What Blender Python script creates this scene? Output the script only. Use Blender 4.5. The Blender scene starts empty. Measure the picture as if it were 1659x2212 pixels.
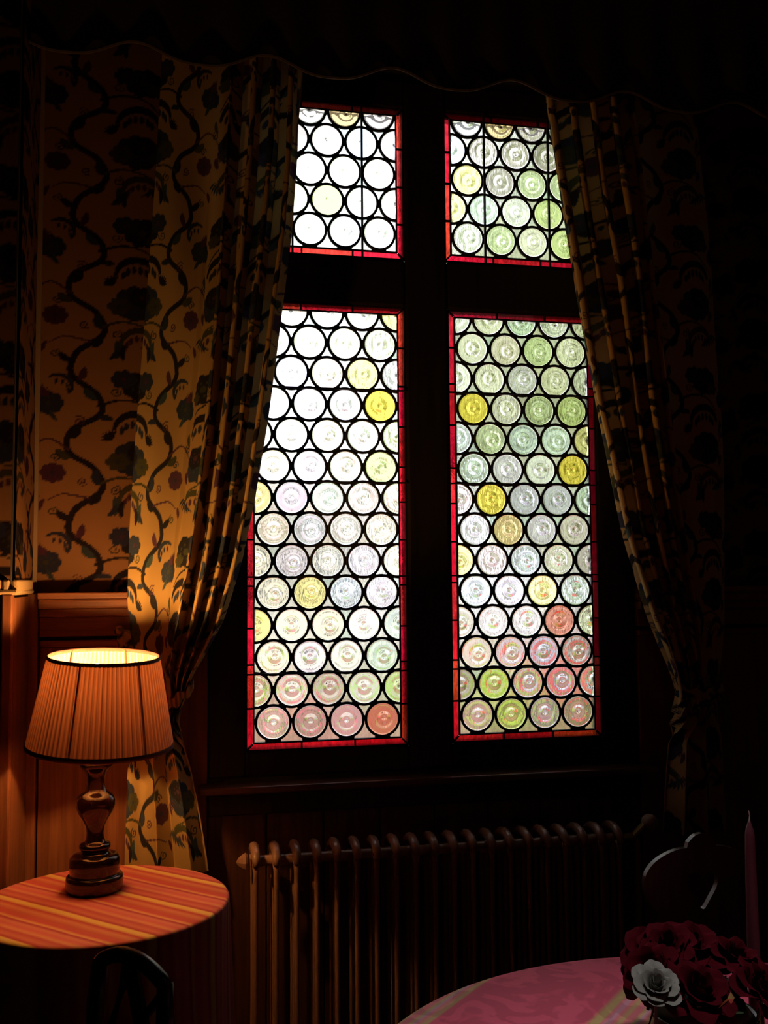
import bpy, bmesh, math, random
import numpy as np
from mathutils import Vector, Matrix
random.seed(7)
rng = np.random.default_rng(7)
PI = math.pi
C = bpy.context.scene.collection
SC = bpy.context.scene

# ------------------------------------------------------------------ camera
W_, H_, FPX = 1659, 2212, 2150.0
CAM = np.array([-.28986, -2.98347, 1.5]); YAW, PIT, ROL = .20803, .07029, -.00793
Fv = np.array([math.sin(YAW)*math.cos(PIT), math.cos(YAW)*math.cos(PIT), math.sin(PIT)])
Rv = np.array([math.cos(YAW), -math.sin(YAW), 0.]); Uv = np.cross(Rv, Fv)
R2 = Rv*math.cos(ROL)+Uv*math.sin(ROL); U2 = -Rv*math.sin(ROL)+Uv*math.cos(ROL)
def on(ax, v, px, py):
    d = Fv+R2*(px-W_/2)/FPX+U2*(H_/2-py)/FPX
    return CAM+(v-CAM[ax])/d[ax]*d
cd = bpy.data.cameras.new('camera'); cam = bpy.data.objects.new('camera', cd); C.objects.link(cam)
cd.sensor_fit = 'VERTICAL'; cd.sensor_height = 36; cd.lens = 36*FPX/H_; cd.clip_start = .05; cd.clip_end = 500
M = Matrix.Identity(4)
for i in range(3):
    M[i][0] = R2[i]; M[i][1] = U2[i]; M[i][2] = -Fv[i]; M[i][3] = CAM[i]
cam.matrix_world = M
SC.camera = cam

# ------------------------------------------------------------------ world, sun, added fill lights, lamp power, exposure
wd = bpy.data.worlds.new('world'); SC.world = wd; wd.use_nodes = True
bg = wd.node_tree.nodes['Background']; bg.inputs[0].default_value = (.93, .96, 1, 1); bg.inputs[1].default_value = 2.3
sl = bpy.data.lights.new('sun', 'SUN'); sl.energy = 3.2; sl.angle = .03; sl.color = (1, .95, .86)
so = bpy.data.objects.new('sun', sl); C.objects.link(so); so.rotation_euler = (math.radians(52), 0, math.radians(-25))
al = bpy.data.lights.new('room_fill', 'AREA'); al.energy = .3; al.size = .8; al.color = (1, .84, .72)  # added unseen fill for the room, not a ceiling fixture
ao = bpy.data.objects.new('room_fill', al); C.objects.link(ao); ao.location = (1.9, -3.2, 3.3); ao.rotation_euler = (math.radians(18), 0, 0)
pl = bpy.data.lights.new('table_fill_spot', 'SPOT'); pl.energy = 52; pl.spot_size = math.radians(38); pl.spot_blend = .8; pl.shadow_soft_size = .12; pl.color = (1, .88, .86)  # added spot out of view to brighten the pink table, no pendant hangs there
po = bpy.data.objects.new('table_fill_spot', pl); C.objects.link(po); po.location = (.45, -1.75, 3.0)
LAMP_POWER = 27.0
vs = SC.view_settings
vs.view_transform = 'Standard'; vs.look = 'None'; vs.gamma = 1; vs.exposure = 0; vs.use_curve_mapping = False
cy = SC.cycles
cy.use_denoising = True; cy.sample_clamp_indirect = 6; cy.max_bounces = 12; cy.transmission_bounces = 10; cy.transparent_max_bounces = 16; cy.diffuse_bounces = 4
cy.caustics_refractive = True; cy.caustics_reflective = False

# ------------------------------------------------------------------ materials
def mat(name):
    m = bpy.data.materials.new(name); m.use_nodes = True; nt = m.node_tree
    for n in list(nt.nodes): nt.nodes.remove(n)
    out = nt.nodes.new('ShaderNodeOutputMaterial')
    def N(t, **k):
        n = nt.nodes.new('ShaderNode'+t)
        for a, v in k.items():
            if hasattr(n, a): setattr(n, a, v)
            else: n.inputs[a.replace('_', ' ')].default_value = v
        return n
    return m, N, nt.links.new, out
def ramp(n, stops):
    cr = n.color_ramp
    while len(cr.elements) < len(stops): cr.elements.new(.5)
    for e, (p, c) in zip(cr.elements, stops): e.position = p; e.color = (*c, 1)
def plain(name, col, rough=.5, metal=0, spec=.5, noise=0, scale=30, bump=0):
    m, N, L, out = mat(name); p = N('BsdfPrincipled')
    p.inputs['Base Color'].default_value = (*col, 1); p.inputs['Roughness'].default_value = rough; p.inputs['Metallic'].default_value = metal
    p.inputs['Specular IOR Level'].default_value = spec
    L(p.outputs[0], out.inputs[0])
    tc = N('TexCoord'); nz = N('TexNoise'); nz.inputs['Scale'].default_value = scale; nz.inputs['Detail'].default_value = 4
    L(tc.outputs['Object'], nz.inputs['Vector'])
    if noise:
        r = N('ValToRGB'); ramp(r, [(.3, tuple(c*(1-noise) for c in col)), (.7, tuple(min(1, c*(1+noise)) for c in col))])
        L(nz.outputs[0], r.inputs[0]); L(r.outputs[0], p.inputs['Base Color'])
    if bump:
        b = N('Bump'); b.inputs['Strength'].default_value = bump; b.inputs['Distance'].default_value = .002
        L(nz.outputs[0], b.inputs['Height']); L(b.outputs[0], p.inputs['Normal'])
    return m
def wood(name, c0, c1, rough=.38, axis='Z', spec=.5):
    m, N, L, out = mat(name); p = N('BsdfPrincipled'); tc = N('TexCoord'); mp = N('Mapping')
    mp.inputs['Scale'].default_value = {'Z': (30, 30, 1.6), 'X': (1.6, 30, 30), 'Y': (30, 1.6, 30)}[axis]
    nz = N('TexNoise'); nz.inputs['Scale'].default_value = 2; nz.inputs['Detail'].default_value = 6; nz.inputs['Distortion'].default_value = .6
    r = N('ValToRGB'); ramp(r, [(.3, c0), (.72, c1)])
    L(tc.outputs['Object'], mp.inputs[0]); L(mp.outputs[0], nz.inputs['Vector']); L(nz.outputs[0], r.inputs[0]); L(r.outputs[0], p.inputs['Base Color'])
    b = N('Bump'); b.inputs['Strength'].default_value = .25; b.inputs['Distance'].default_value = .001
    L(nz.outputs[0], b.inputs['Height']); L(b.outputs[0], p.inputs['Normal'])
    p.inputs['Roughness'].default_value = rough; p.inputs['Specular IOR Level'].default_value = spec
    L(p.outputs[0], out.inputs[0]); return m
WOOD_DADO = wood('dado_wood', (.16, .05, .022), (.33, .12, .05), .42)
WOOD_DADO_X = wood('dado_wood_rail', (.16, .05, .022), (.36, .13, .055), .42, 'X')
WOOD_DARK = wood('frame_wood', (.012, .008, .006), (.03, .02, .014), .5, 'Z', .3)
WOOD_CHAIR = wood('chair_wood', (.03, .018, .012), (.07, .04, .025), .35)
WOOD_LAMP = plain('lamp_wood', (.03, .010, .006), .15, spec=.6, noise=.35, scale=14)
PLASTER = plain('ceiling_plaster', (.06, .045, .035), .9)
FLOOR_M = wood('floor_boards', (.04, .02, .012), (.09, .045, .025), .4, 'Y')
IRON = plain('radiator_enamel', (.34, .18, .12), .3, spec=.5, noise=.1, scale=60)
CREAM_KNOB = plain('valve_plastic', (.38, .27, .2), .35)
LEAD = plain('lead', (.02, .02, .022), .6, spec=.3, bump=.2, scale=200)
BRASS = plain('aged_brass', (.45, .28, .1), .35, metal=1)
SHADE_TRIM = plain('shade_binding', (.16, .05, .04), .8)
WIRE = plain('shade_wire', (.15, .1, .06), .4, metal=.6)

def glass(name, rough, transp, ring=False, streak=0.0):
    m, N, L, out = mat(name)
    oi = N('ObjectInfo'); tc = N('TexCoord')
    col = oi.outputs['Color']
    if streak:
        mp = N('Mapping'); mp.inputs['Scale'].default_value = (60, 10, 22)
        nz = N('TexNoise'); nz.inputs['Scale'].default_value = 1.5; nz.inputs['Detail'].default_value = 3
        add = N('VectorMath', operation='ADD'); rv = N('CombineXYZ')
        ml = N('Math', operation='MULTIPLY'); ml.inputs[1].default_value = 37.0
        L(oi.outputs['Random'], ml.inputs[0]); L(ml.outputs[0], rv.inputs[0]); L(ml.outputs[0], rv.inputs[2])
        L(tc.outputs['Object'], mp.inputs[0]); L(mp.outputs[0], add.inputs[0]); L(rv.outputs[0], add.inputs[1]); L(add.outputs[0], nz.inputs['Vector'])
        r = N('ValToRGB'); ramp(r, [(.35, (1-streak,)*3), (.65, (1, 1, 1))])
        mx = N('MixRGB', blend_type='MULTIPLY'); mx.inputs[0].default_value = 1
        L(nz.outputs[0], r.inputs[0]); L(col, mx.inputs[1]); L(r.outputs[0], mx.inputs[2]); col = mx.outputs[0]
    rf = N('BsdfRefraction'); rf.inputs['IOR'].default_value = 1.5; rf.inputs['Roughness'].default_value = rough
    tr = N('BsdfTransparent'); gl = N('BsdfGlossy'); gl.inputs['Roughness'].default_value = .05
    m1 = N('MixShader'); m1.inputs[0].default_value = transp; m2 = N('MixShader'); m2.inputs[0].default_value = .04
    L(col, rf.inputs['Color']); L(col, tr.inputs['Color'])
    L(rf.outputs[0], m1.inputs[1]); L(tr.outputs[0], m1.inputs[2]); L(m1.outputs[0], m2.inputs[1]); L(gl.outputs[0], m2.inputs[2]); L(m2.outputs[0], out.inputs[0])
    b = N('Bump'); b.inputs['Distance'].default_value = .002
    n2 = N('TexNoise'); mp2 = N('Mapping')
    if ring:
        mp2.inputs['Scale'].default_value = (120, 90, 30); b.inputs['Strength'].default_value = .5
    else:
        mp2.inputs['Scale'].default_value = (110, 110, 80); b.inputs['Strength'].default_value = .5
    a2 = N('VectorMath', operation='ADD'); r2 = N('CombineXYZ'); q2 = N('Math', operation='MULTIPLY'); q2.inputs[1].default_value = 53.0
    L(oi.outputs['Random'], q2.inputs[0]); L(q2.outputs[0], r2.inputs[0]); L(q2.outputs[0], r2.inputs[2])
    L(tc.outputs['Object'], mp2.inputs[0]); L(mp2.outputs[0], a2.inputs[0]); L(r2.outputs[0], a2.inputs[1])
    n2.inputs['Scale'].default_value = 1; n2.inputs['Detail'].default_value = 2
    L(a2.outputs[0], n2.inputs['Vector']); L(n2.outputs[0], b.inputs['Height']); L(b.outputs[0], rf.inputs['Normal'])
    return m
ROUNDEL_GLASS = glass('crown_glass', .03, .16, ring=True)
PANE_GLASS = glass('cathedral_glass', .22, .12, streak=.12)
RED_GLASS = glass('red_glass', .06, .3, streak=.3)

def cloth(name, transl=.3, attr=None, col=(.8, .7, .5), rough_bump=.2, inner=None):
    m, N, L, out = mat(name)
    d = N('BsdfDiffuse'); t = N('BsdfTranslucent'); mx = N('MixShader'); mx.inputs[0].default_value = transl
    if attr:
        a = N('Attribute', attribute_name=attr); L(a.outputs['Color'], d.inputs[0]); L(a.outputs['Color'], t.inputs[0])
    else:
        d.inputs[0].default_value = (*col, 1); t.inputs[0].default_value = (*col, 1)
    if inner:
        mu = N('MixRGB', blend_type='MULTIPLY'); mu.inputs[0].default_value = 1; mu.inputs[2].default_value = (*inner, 1); L(a.outputs['Color'], mu.inputs[1]); L(mu.outputs[0], t.inputs[0])
    tc = N('TexCoord'); nz = N('TexNoise'); nz.inputs['Scale'].default_value = 320; b = N('Bump'); b.inputs['Strength'].default_value = rough_bump; b.inputs['Distance'].default_value = .001
    L(tc.outputs['Object'], nz.inputs['Vector']); L(nz.outputs[0], b.inputs['Height']); L(b.outputs[0], d.inputs['Normal'])
    L(d.outputs[0], mx.inputs[1]); L(t.outputs[0], mx.inputs[2]); L(mx.outputs[0], out.inputs[0]); return m
CURTAIN_M = cloth('printed_cotton', .22, 'print')
PAPER_M = cloth('printed_wall_fabric', 0.0, 'print')
SHADE_M = cloth('pleated_silk', .052, 'print', None, .1, (.95, .48, .30))
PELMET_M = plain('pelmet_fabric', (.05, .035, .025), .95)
GIMP_M = plain('braid', (.42, .28, .15), .9, bump=.6, scale=250)

def striped(name, vec, stops, period, offset=0, transl=0.0, sheen=.3, bend=0.0):
    """woven stripes across direction vec in world metres"""
    m, N, L, out = mat(name); p = N('BsdfPrincipled'); g = N('NewGeometry'); dt = N('VectorMath', operation='DOT_PRODUCT'); dt.inputs[1].default_value = vec
    nz = N('TexNoise'); nz.inputs['Scale'].default_value = 2.2
    L(g.outputs['Position'], dt.inputs[0]); L(g.outputs['Position'], nz.inputs['Vector'])
    ma = N('Math', operation='MULTIPLY_ADD'); ma.inputs[1].default_value = bend; L(nz.outputs[0], ma.inputs[0]); L(dt.outputs['Value'], ma.inputs[2])
    s = N('Math', operation='MULTIPLY_ADD'); s.inputs[1].default_value = 1/period; s.inputs[2].default_value = offset; L(ma.outputs[0], s.inputs[0])
    fr = N('Math', operation='FRACT'); L(s.outputs[0], fr.inputs[0]); r = N('ValToRGB'); ramp(r, stops); L(fr.outputs[0], r.inputs[0])
    L(r.outputs[0], p.inputs['Base Color']); p.inputs['Roughness'].default_value = .8; p.inputs['Specular IOR Level'].default_value = .2
    n2 = N('TexNoise'); n2.inputs['Scale'].default_value = 9; n2.inputs['Detail'].default_value = 5; n2.inputs['Distortion'].default_value = 2; b = N('Bump'); b.inputs['Strength'].default_value = .25; b.inputs['Distance'].default_value = .004
    L(g.outputs['Position'], n2.inputs['Vector']); L(n2.outputs[0], b.inputs['Height']); L(b.outputs[0], p.inputs['Normal'])
    L(p.outputs[0], out.inputs[0]); return m
q = .70711

# ------------------------------------------------------------------ builders
def mesh(name, V, Fc, smooth=False):
    me = bpy.data.meshes.new(name); me.from_pydata([tuple(map(float, v)) for v in V], [], [tuple(f) for f in Fc]); me.update()
    if smooth: me.polygons.foreach_set('use_smooth', [True]*len(me.polygons))
    return me
def link(name, me, m=None, parent=None, loc=None, color=None):
    o = bpy.data.objects.new(name, me); C.objects.link(o)
    if m is not None and not me.materials: me.materials.append(m)
    if parent is not None: o.parent = parent
    if loc is not None: o.location = loc
    if color is not None: o.color = (*color, 1)
    return o
def part(name, VF, m, parent=None, smooth=False, **k): return link(name, mesh(name, VF[0], VF[1], smooth), m, parent, **k)
def tag(o, label, cat, group=None, kind=None):
    o['label'] = label; o['category'] = cat
    if group: o['group'] = group
    if kind: o['kind'] = kind
    return o
def thing(name, label, cat, loc=(0, 0, 0), rotz=0, group=None, kind=None):
    o = bpy.data.objects.new(name, None); C.objects.link(o); o.location = loc; o.rotation_euler = (0, 0, rotz); o.empty_display_size = .1
    return tag(o, label, cat, group, kind)
def box(x0, x1, y0, y1, z0, z1, bev=0):
    if bev <= 0 or min(x1-x0, y1-y0, z1-z0) < 2.2*bev:
        V = [(x, y, z) for z in (z0, z1) for y in (y0, y1) for x in (x0, x1)]
        return V, [(0, 2, 3, 1), (4, 5, 7, 6), (0, 1, 5, 4), (2, 6, 7, 3), (0, 4, 6, 2), (1, 3, 7, 5)]
    bm = bmesh.new(); V, Fc = box(x0, x1, y0, y1, z0, z1); vs_ = [bm.verts.new(v) for v in V]
    for f in Fc: bm.faces.new([vs_[i] for i in f])
    bmesh.ops.bevel(bm, geom=bm.edges[:], offset=bev, segments=2, affect='EDGES', profile=.5)
    V = [v.co[:] for v in bm.verts]; bm.verts.index_update(); Fc = [[v.index for v in f.verts] for f in bm.faces]; bm.free(); return V, Fc
def join(*vfs):
    V, Fc = [], []
    for v, f in vfs:
        n = len(V); V += [tuple(p) for p in v]; Fc += [tuple(i+n for i in q_) for q_ in f]
    return V, Fc
def lathe(prof, n=32, cx=0, cy_=0, cap=True):
    V, Fc = [], []
    for r, z in prof:
        for k in range(n): a = 2*PI*k/n; V.append((cx+r*math.cos(a), cy_+r*math.sin(a), z))
    for j in range(len(prof)-1):
        for k in range(n):
            a, b = j*n+k, j*n+(k+1) % n; Fc.append((a, b, b+n, a+n))
    if cap: Fc.append(tuple(range(n-1, -1, -1))); Fc.append(tuple(range((len(prof)-1)*n, len(prof)*n)))
    return V, Fc
def tube(pts, r, n=8, cap=True):
    pts = [Vector(p) for p in pts]; rs = r if isinstance(r, (list, tuple)) else [r]*len(pts); V, Fc = [], []
    up = Vector((0, 0, 1))
    for i, p in enumerate(pts):
        d = (pts[min(i+1, len(pts)-1)]-pts[max(i-1, 0)]).normalized()
        a = d.cross(up if abs(d.z) < .95 else Vector((1, 0, 0))).normalized(); b = d.cross(a)
        for k in range(n): t = 2*PI*k/n; V.append(tuple(p+(a*math.cos(t)+b*math.sin(t))*rs[i]))
    for j in range(len(pts)-1):
        for k in range(n): u, w = j*n+k, j*n+(k+1) % n; Fc.append((u, w, w+n, u+n))
    if cap: Fc.append(tuple(range(n-1, -1, -1))); Fc.append(tuple(range((len(pts)-1)*n, len(pts)*n)))
    return V, Fc
def prism(poly, y0, y1):
    """polygon in x,z extruded along y"""
    n = len(poly); V = [(x, y0, z) for x, z in poly]+[(x, y1, z) for x, z in poly]
    return V, [tuple(range(n)), tuple(range(2*n-1, n-1, -1))]+[(i, i+n, (i+1) % n+n, (i+1) % n) for i in range(n)]
def grid(name, P, m, parent=None, color=None, smooth=True, loc=None):
    nv, nu = P.shape[:2]; me = bpy.data.meshes.new(name); me.vertices.add(nv*nu); me.vertices.foreach_set('co', P.astype(np.float32).ravel())
    i = (np.arange(nv-1)[:, None]*nu+np.arange(nu-1)[None]).ravel(); f = np.stack([i, i+1, i+nu+1, i+nu], 1).astype(np.int32)
    me.loops.add(f.size); me.loops.foreach_set('vertex_index', f.ravel()); me.polygons.add(len(f))
    me.polygons.foreach_set('loop_start', np.arange(0, f.size, 4, dtype=np.int32)); me.polygons.foreach_set('loop_total', np.full(len(f), 4, np.int32))
    me.update(calc_edges=True)
    if smooth: me.polygons.foreach_set('use_smooth', np.ones(len(f), bool))
    if color is not None:
        a = me.color_attributes.new('print', 'FLOAT_COLOR', 'POINT'); a.data.foreach_set('color', np.concatenate([color.reshape(-1, 3), np.ones((nv*nu, 1))], 1).astype(np.float32).ravel())
    return link(name, me, m, parent, loc)

# ------------------------------------------------------------------ the printed fabric: one repeat, .36 m x .54 m
TW, TH = 480, 720
tile = np.ones((TH, TW, 3))*np.array([.60, .40, .15])
BLUE, OLIVE, PLUM, DARK, TEAL = (.05, .07, .11), (.10, .11, .05), (.13, .06, .10), (.035, .035, .04), (.07, .12, .12)
def dab(x, y, r, c, k=1.0):
    """round dab; x in 0..1 across, y in 0..1.5 up"""
    X, Y, Rr = x*TW, y*TW, max(r*TW, 1.0); n = int(Rr+2)
    xs = np.arange(int(X)-n, int(X)+n+1); ys = np.arange(int(Y)-n, int(Y)+n+1)
    a = np.clip(Rr-np.hypot(xs[None]-X, ys[:, None]-Y)+.5, 0, 1)[..., None]*k
    ix = np.ix_(ys % TH, xs % TW); tile[ix] = tile[ix]*(1-a)+np.array(c)*a
def stroke(pts, r0, r1, c):
    P = [np.array(p, float) for p in pts]; P = [P[0]]+P+[P[-1]]
    out = []
    for i in range(1, len(P)-2):
        for t in np.linspace(0, 1, max(6, int(np.linalg.norm(P[i+1]-P[i])*TW/1.5)), endpoint=False):
            out.append(.5*((2*P[i])+(-P[i-1]+P[i+1])*t+(2*P[i-1]-5*P[i]+4*P[i+1]-P[i+2])*t*t+(-P[i-1]+3*P[i]-3*P[i+1]+P[i+2])*t**3))
    for i, p in enumerate(out): dab(p[0], p[1], r0+(r1-r0)*i/len(out), c)
    return out
def leaf(x, y, ang, ln, wd, c, curl=.5):
    for i in range(24):
        t = i/23; a = ang+curl*t; x += math.cos(a)*ln/24; y += math.sin(a)*ln/24; dab(x, y, 1.2*wd*math.sin(PI*min(1, t*1.02))**.8+.001, c)
def flower(x, y, R, c, c2, n=9, rot=0):
    R *= 1.25
    for k in range(n):
        a = rot+2*PI*k/n; dab(x+R*.62*math.cos(a), y+R*.55*math.sin(a), R*.36, c)
    dab(x, y, R*.6, c); 
    for k in range(n): a = rot+2*PI*k/n; dab(x+R*.45*math.cos(a), y+R*.4*math.sin(a), R*.07, c2, .8)
    dab(x, y, R*.2, c2, .8)
def arch(x, y, R, th, c, a0, a1, teeth=5, c2=None):
    for i in range(40):
        t = i/39; a = a0+(a1-a0)*t; dab(x+R*math.cos(a), y+R*math.sin(a), th*(.45+.55*math.sin(PI*t)), c)
    for k in range(teeth):
        t = (k+.8)/(teeth+.6); a = a0+(a1-a0)*t; dx, dy = x+(R-th*1.5)*math.cos(a), y+(R-th*1.5)*math.sin(a)
        leaf(dx, dy, -PI/2+(.5-t)*.4, th*2.4, th*.42, c2 or c, 0)
def curl(x, y, R, c, a0=0, turns=1.3, r=.006):
    for i in range(60):
        t = i/59; a = a0+turns*2*PI*t; dab(x+R*(1-.8*t)*math.cos(a), y+R*(1-.8*t)*math.sin(a), r, c)
stroke([(.86, -.05), (.80, .12), (.60, .3), (.66, .5), (.86, .66), (.84, .86), (.62, 1.02), (.64, 1.2), (.82, 1.36), (.86, 1.45)], .026, .026, DARK)
stroke([(.62, .36), (.45, .42), (.25, .36), (.14, .24)], .014, .005, OLIVE)
stroke([(.64, 1.10), (.46, 1.16), (.28, 1.12), (.16, .98)], .014, .005, DARK)
stroke([(.86, .68), (1.0, .78), (1.1, .74), (1.16, .66)], .012, .004, PLUM)
stroke([(.7, .22), (.9, .26), (1.02, .2)], .011, .004, PLUM)
flower(.34, .60, .155, BLUE, TEAL, 9); flower(.30, .66, .09, DARK, PLUM, 7); flower(.48, .57, .08, OLIVE, BLUE, 6)
flower(.30, 1.30, .13, DARK, OLIVE, 8, .3); flower(.44, 1.36, .085, BLUE, PLUM, 7); flower(.2, 1.22, .06, OLIVE, PLUM, 6)
flower(.98, .46, .085, PLUM, BLUE, 8); flower(1.02, 1.12, .1, BLUE, OLIVE, 8)
arch(.34, .86, .17, .036, DARK, PI*.05, PI*.95, 6, BLUE); arch(.32, .2, .14, .03, OLIVE, -PI*.02, PI*.9, 5, PLUM); arch(.95, 1.28, .11, .022, BLUE, PI*.3, PI*1.2, 4)
for (x, y, a, ln, w, c, k) in [(.62, .34, 1.0, .16, .03, BLUE, .9), (.7, .16, 2.6, .16, .025, DARK, -.8), (.84, .6, .2, .15, .03, OLIVE, .8), (.86, .78, 2.5, .17, .03, DARK, -.9), (.64, .98, 2.8, .13, .022, BLUE, .8),
        (.64, 1.16, .4, .16, .028, TEAL, .9), (.8, 1.34, 2.4, .15, .026, PLUM, -.9), (.84, .02, .3, .14, .026, DARK, .8), (.18, .42, 2.2, .13, .02, PLUM, -.6), (.5, .05, 1.9, .2, .024, TEAL, -.7), (.44, .03, 1.3, .18, .02, DARK, .7), (.56, .05, 2.6, .14, .018, BLUE, -.9),
        (.1, 1.02, 1.2, .13, .02, BLUE, .7), (.12, .9, -1.8, .14, .018, OLIVE, .9), (.95, .95, .7, .12, .016, TEAL, .8), (.08, .1, 1.6, .12, .016, PLUM, .6)]: leaf(x, y, a, ln, w, c, k)
for k in range(7): leaf(.16+.012*k, .30-.01*k, 3.6+.28*k, .11, .009, BLUE, .5); leaf(.52, .78, -.2+.3*k, .1, .009, DARK, .5); leaf(.1, 1.2, 1.9+.25*k, .1, .008, PLUM, -.5)
for (x, y, R_, c, a0) in [(.2, .52, .05, PLUM, 0), (.5, .30, .045, BLUE, 2), (.78, .95, .05, PLUM, 1), (.5, 1.24, .045, OLIVE, 3), (.96, .6, .04, BLUE, 0), (.75, .38, .04, PLUM, 4), (.12, .75, .04, BLUE, 2), (.98, .1, .04, OLIVE, 2)]: curl(x, y, R_, c, a0)
TSX, TSZ = .36, .46
def sample(s, z):
    """s metres across, z metres up -> print colour (bilinear)"""
    X = (s/TSX % 1)*TW; Y = (z/TSZ % 1)*TH; x0 = np.floor(X).astype(int); y0 = np.floor(Y).astype(int); fx = (X-x0)[..., None]; fy = (Y-y0)[..., None]
    g = lambda a, b: tile[b % TH, a % TW]
    return (g(x0, y0)*(1-fx)+g(x0+1, y0)*fx)*(1-fy)+(g(x0, y0+1)*(1-fx)+g(x0+1, y0+1)*fx)*fy

# ------------------------------------------------------------------ the setting
Z0 = 1.0879
XL, XR, YB, ZC = -.69, 2.7, -4.6, 3.45
XF, YP = -1.9, -.33                                   # far side wall; face of the projecting pier
WX0, WX1, WZ0, WZ1 = -.19, 1.16, Z0-.155, Z0+2.0      # opening for the timber frame
def struct(name, VF, m, label, cat, **k): return tag(part(name, VF, m, **k), label, cat, kind='structure')
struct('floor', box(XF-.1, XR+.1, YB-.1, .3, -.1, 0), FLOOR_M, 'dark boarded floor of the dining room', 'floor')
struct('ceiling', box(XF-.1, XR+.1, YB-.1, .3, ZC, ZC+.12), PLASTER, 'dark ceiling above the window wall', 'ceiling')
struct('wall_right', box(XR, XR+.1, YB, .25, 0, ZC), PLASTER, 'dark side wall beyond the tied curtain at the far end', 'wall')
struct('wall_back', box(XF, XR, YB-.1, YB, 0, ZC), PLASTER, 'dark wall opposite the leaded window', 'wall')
ww = thing('wall_front', 'dark window wall with printed fabric above a wooden dado', 'wall', kind='structure')
part('masonry', join(box(XL, WX0, 0, .25, 0, ZC), box(WX1, XR+.1, 0, .25, 0, ZC), box(WX0, WX1, 0, .25, WZ1, ZC), box(WX0, WX1, 0, .25, 0, WZ0)), PLASTER, ww)
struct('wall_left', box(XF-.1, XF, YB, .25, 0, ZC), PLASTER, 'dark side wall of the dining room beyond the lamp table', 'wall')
wl = thing('wall_pier', 'projecting wall corner in printed fabric beside the table lamp', 'wall', kind='structure')
part('masonry', box(XF, XL, YP, .25, 0, ZC), PLASTER, wl)
CAPZ = 1.478
def fabric_wall(x0, x1, z0, z1, res, axis, parent, s0=0, yb_=0.0):
    nu, nv = int((x1-x0)/res)+2, int((z1-z0)/res)+2
    s = np.linspace(x0, x1, nu)[None].repeat(nv, 0); z = np.linspace(z0, z1, nv)[:, None].repeat(nu, 1)
    ripple = .0015*np.sin(s*31+z*5)
    P = np.stack([s, yb_-.008+ripple, z], -1) if axis == 0 else np.stack([XL+.008+ripple, s, z], -1)
    if axis == 1: P = P[:, ::-1]
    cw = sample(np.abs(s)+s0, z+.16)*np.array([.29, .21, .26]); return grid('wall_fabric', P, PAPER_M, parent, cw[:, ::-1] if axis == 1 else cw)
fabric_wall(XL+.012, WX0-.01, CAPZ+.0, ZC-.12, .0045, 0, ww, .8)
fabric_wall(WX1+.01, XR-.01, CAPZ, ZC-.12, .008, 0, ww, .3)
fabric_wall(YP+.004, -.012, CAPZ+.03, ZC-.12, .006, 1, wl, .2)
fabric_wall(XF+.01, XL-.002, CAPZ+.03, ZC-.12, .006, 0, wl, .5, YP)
def panelling(x0, x1, parent):
    part('dado_cap', join(box(x0, x1, -.085, 0, CAPZ-.018, CAPZ, .004), box(x0, x1, -.072, 0, CAPZ-.045, CAPZ-.018, .006), box(x0, x1, -.045, 0, CAPZ-.07, CAPZ-.045, .004)), WOOD_DADO_X, parent)
    part('dado_rail', box(x0, x1, -.022, 0, CAPZ-.125, CAPZ-.07, .002), WOOD_DADO_X, parent)
    part('dado_rail', box(x0, x1, -.028, 0, CAPZ-.155, CAPZ-.135, .005), WOOD_DADO_X, parent)
    n = max(1, round((x1-x0)/.14)); w = (x1-x0)/n
    me = mesh('dado_board', *box(-w/2+.0015, w/2-.0015, -.018, -.002, .10, CAPZ-.155, .002))
    for k in range(n): link('dado_board', me, WOOD_DADO, parent, (x0+w*(k+.5), 0, 0))
panelling(XL+.03, WX0, ww); panelling(WX1, XR, ww)
part('corner_post', box(XL, XL+.028, -.04, 0, 0, CAPZ, .004), WOOD_DADO, ww)
part('corner_braid', box(XL+.002, XL+.02, -.02, -.004, CAPZ, ZC, .003), plain('corner_braid', (.2, .13, .08), .9), ww)
# projecting pier: wooden dado with boards, and the tufted braid that ends the fabric
meb = mesh('dado_board', *box(-.058, .058, -.014, 0, .1, CAPZ-.02, .002))
for k in range(10): link('dado_board', meb, WOOD_DADO, wl, (XL-.02-.06-.12*k, YP, 0))
part('corner_post', join(box(XL-.02, XL+.006, YP-.02, YP+.01, 0, CAPZ, .004), box(XL, XL+.006, YP+.01, -.06, 0, CAPZ-.01)), WOOD_DADO, wl)
me = mesh('braid_tuft', *box(-.0085, .0085, -.018, 0, CAPZ+.0, CAPZ+.036, .005))
for k in range(60): link('braid_tuft', me, GIMP_M, wl, (XL-.012-.018*k, YP, 0))
me2 = mesh('braid_tuft', *box(0, .016, -.0085, .0085, CAPZ+.0, CAPZ+.036, .005))
for k in range(15): link('braid_tuft', me2, GIMP_M, wl, (XL, YP+.01+.018*k, 0))
part('braid_cord', tube([(XL-1.15, YP-.014, CAPZ+.004), (XL+.012, YP-.014, CAPZ+.004), (XL+.012, -.06, CAPZ+.004)], .007, 8), GIMP_M, wl)
bb = struct('baseboard_front', box(XL+.03, XR, -.026, 0, 0, .1, .004), WOOD_DARK, 'dark skirting board under the window wall behind the radiator', 'skirting board')
cor = struct('trim_1', join(box(XL+.01, XR, -.09, 0, ZC-.12, ZC-.06, .01), box(XL+.01, XR, -.14, 0, ZC-.06, ZC, .012)), WOOD_CHAIR, 'dark wooden cornice between window wall and ceiling', 'cornice')

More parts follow.
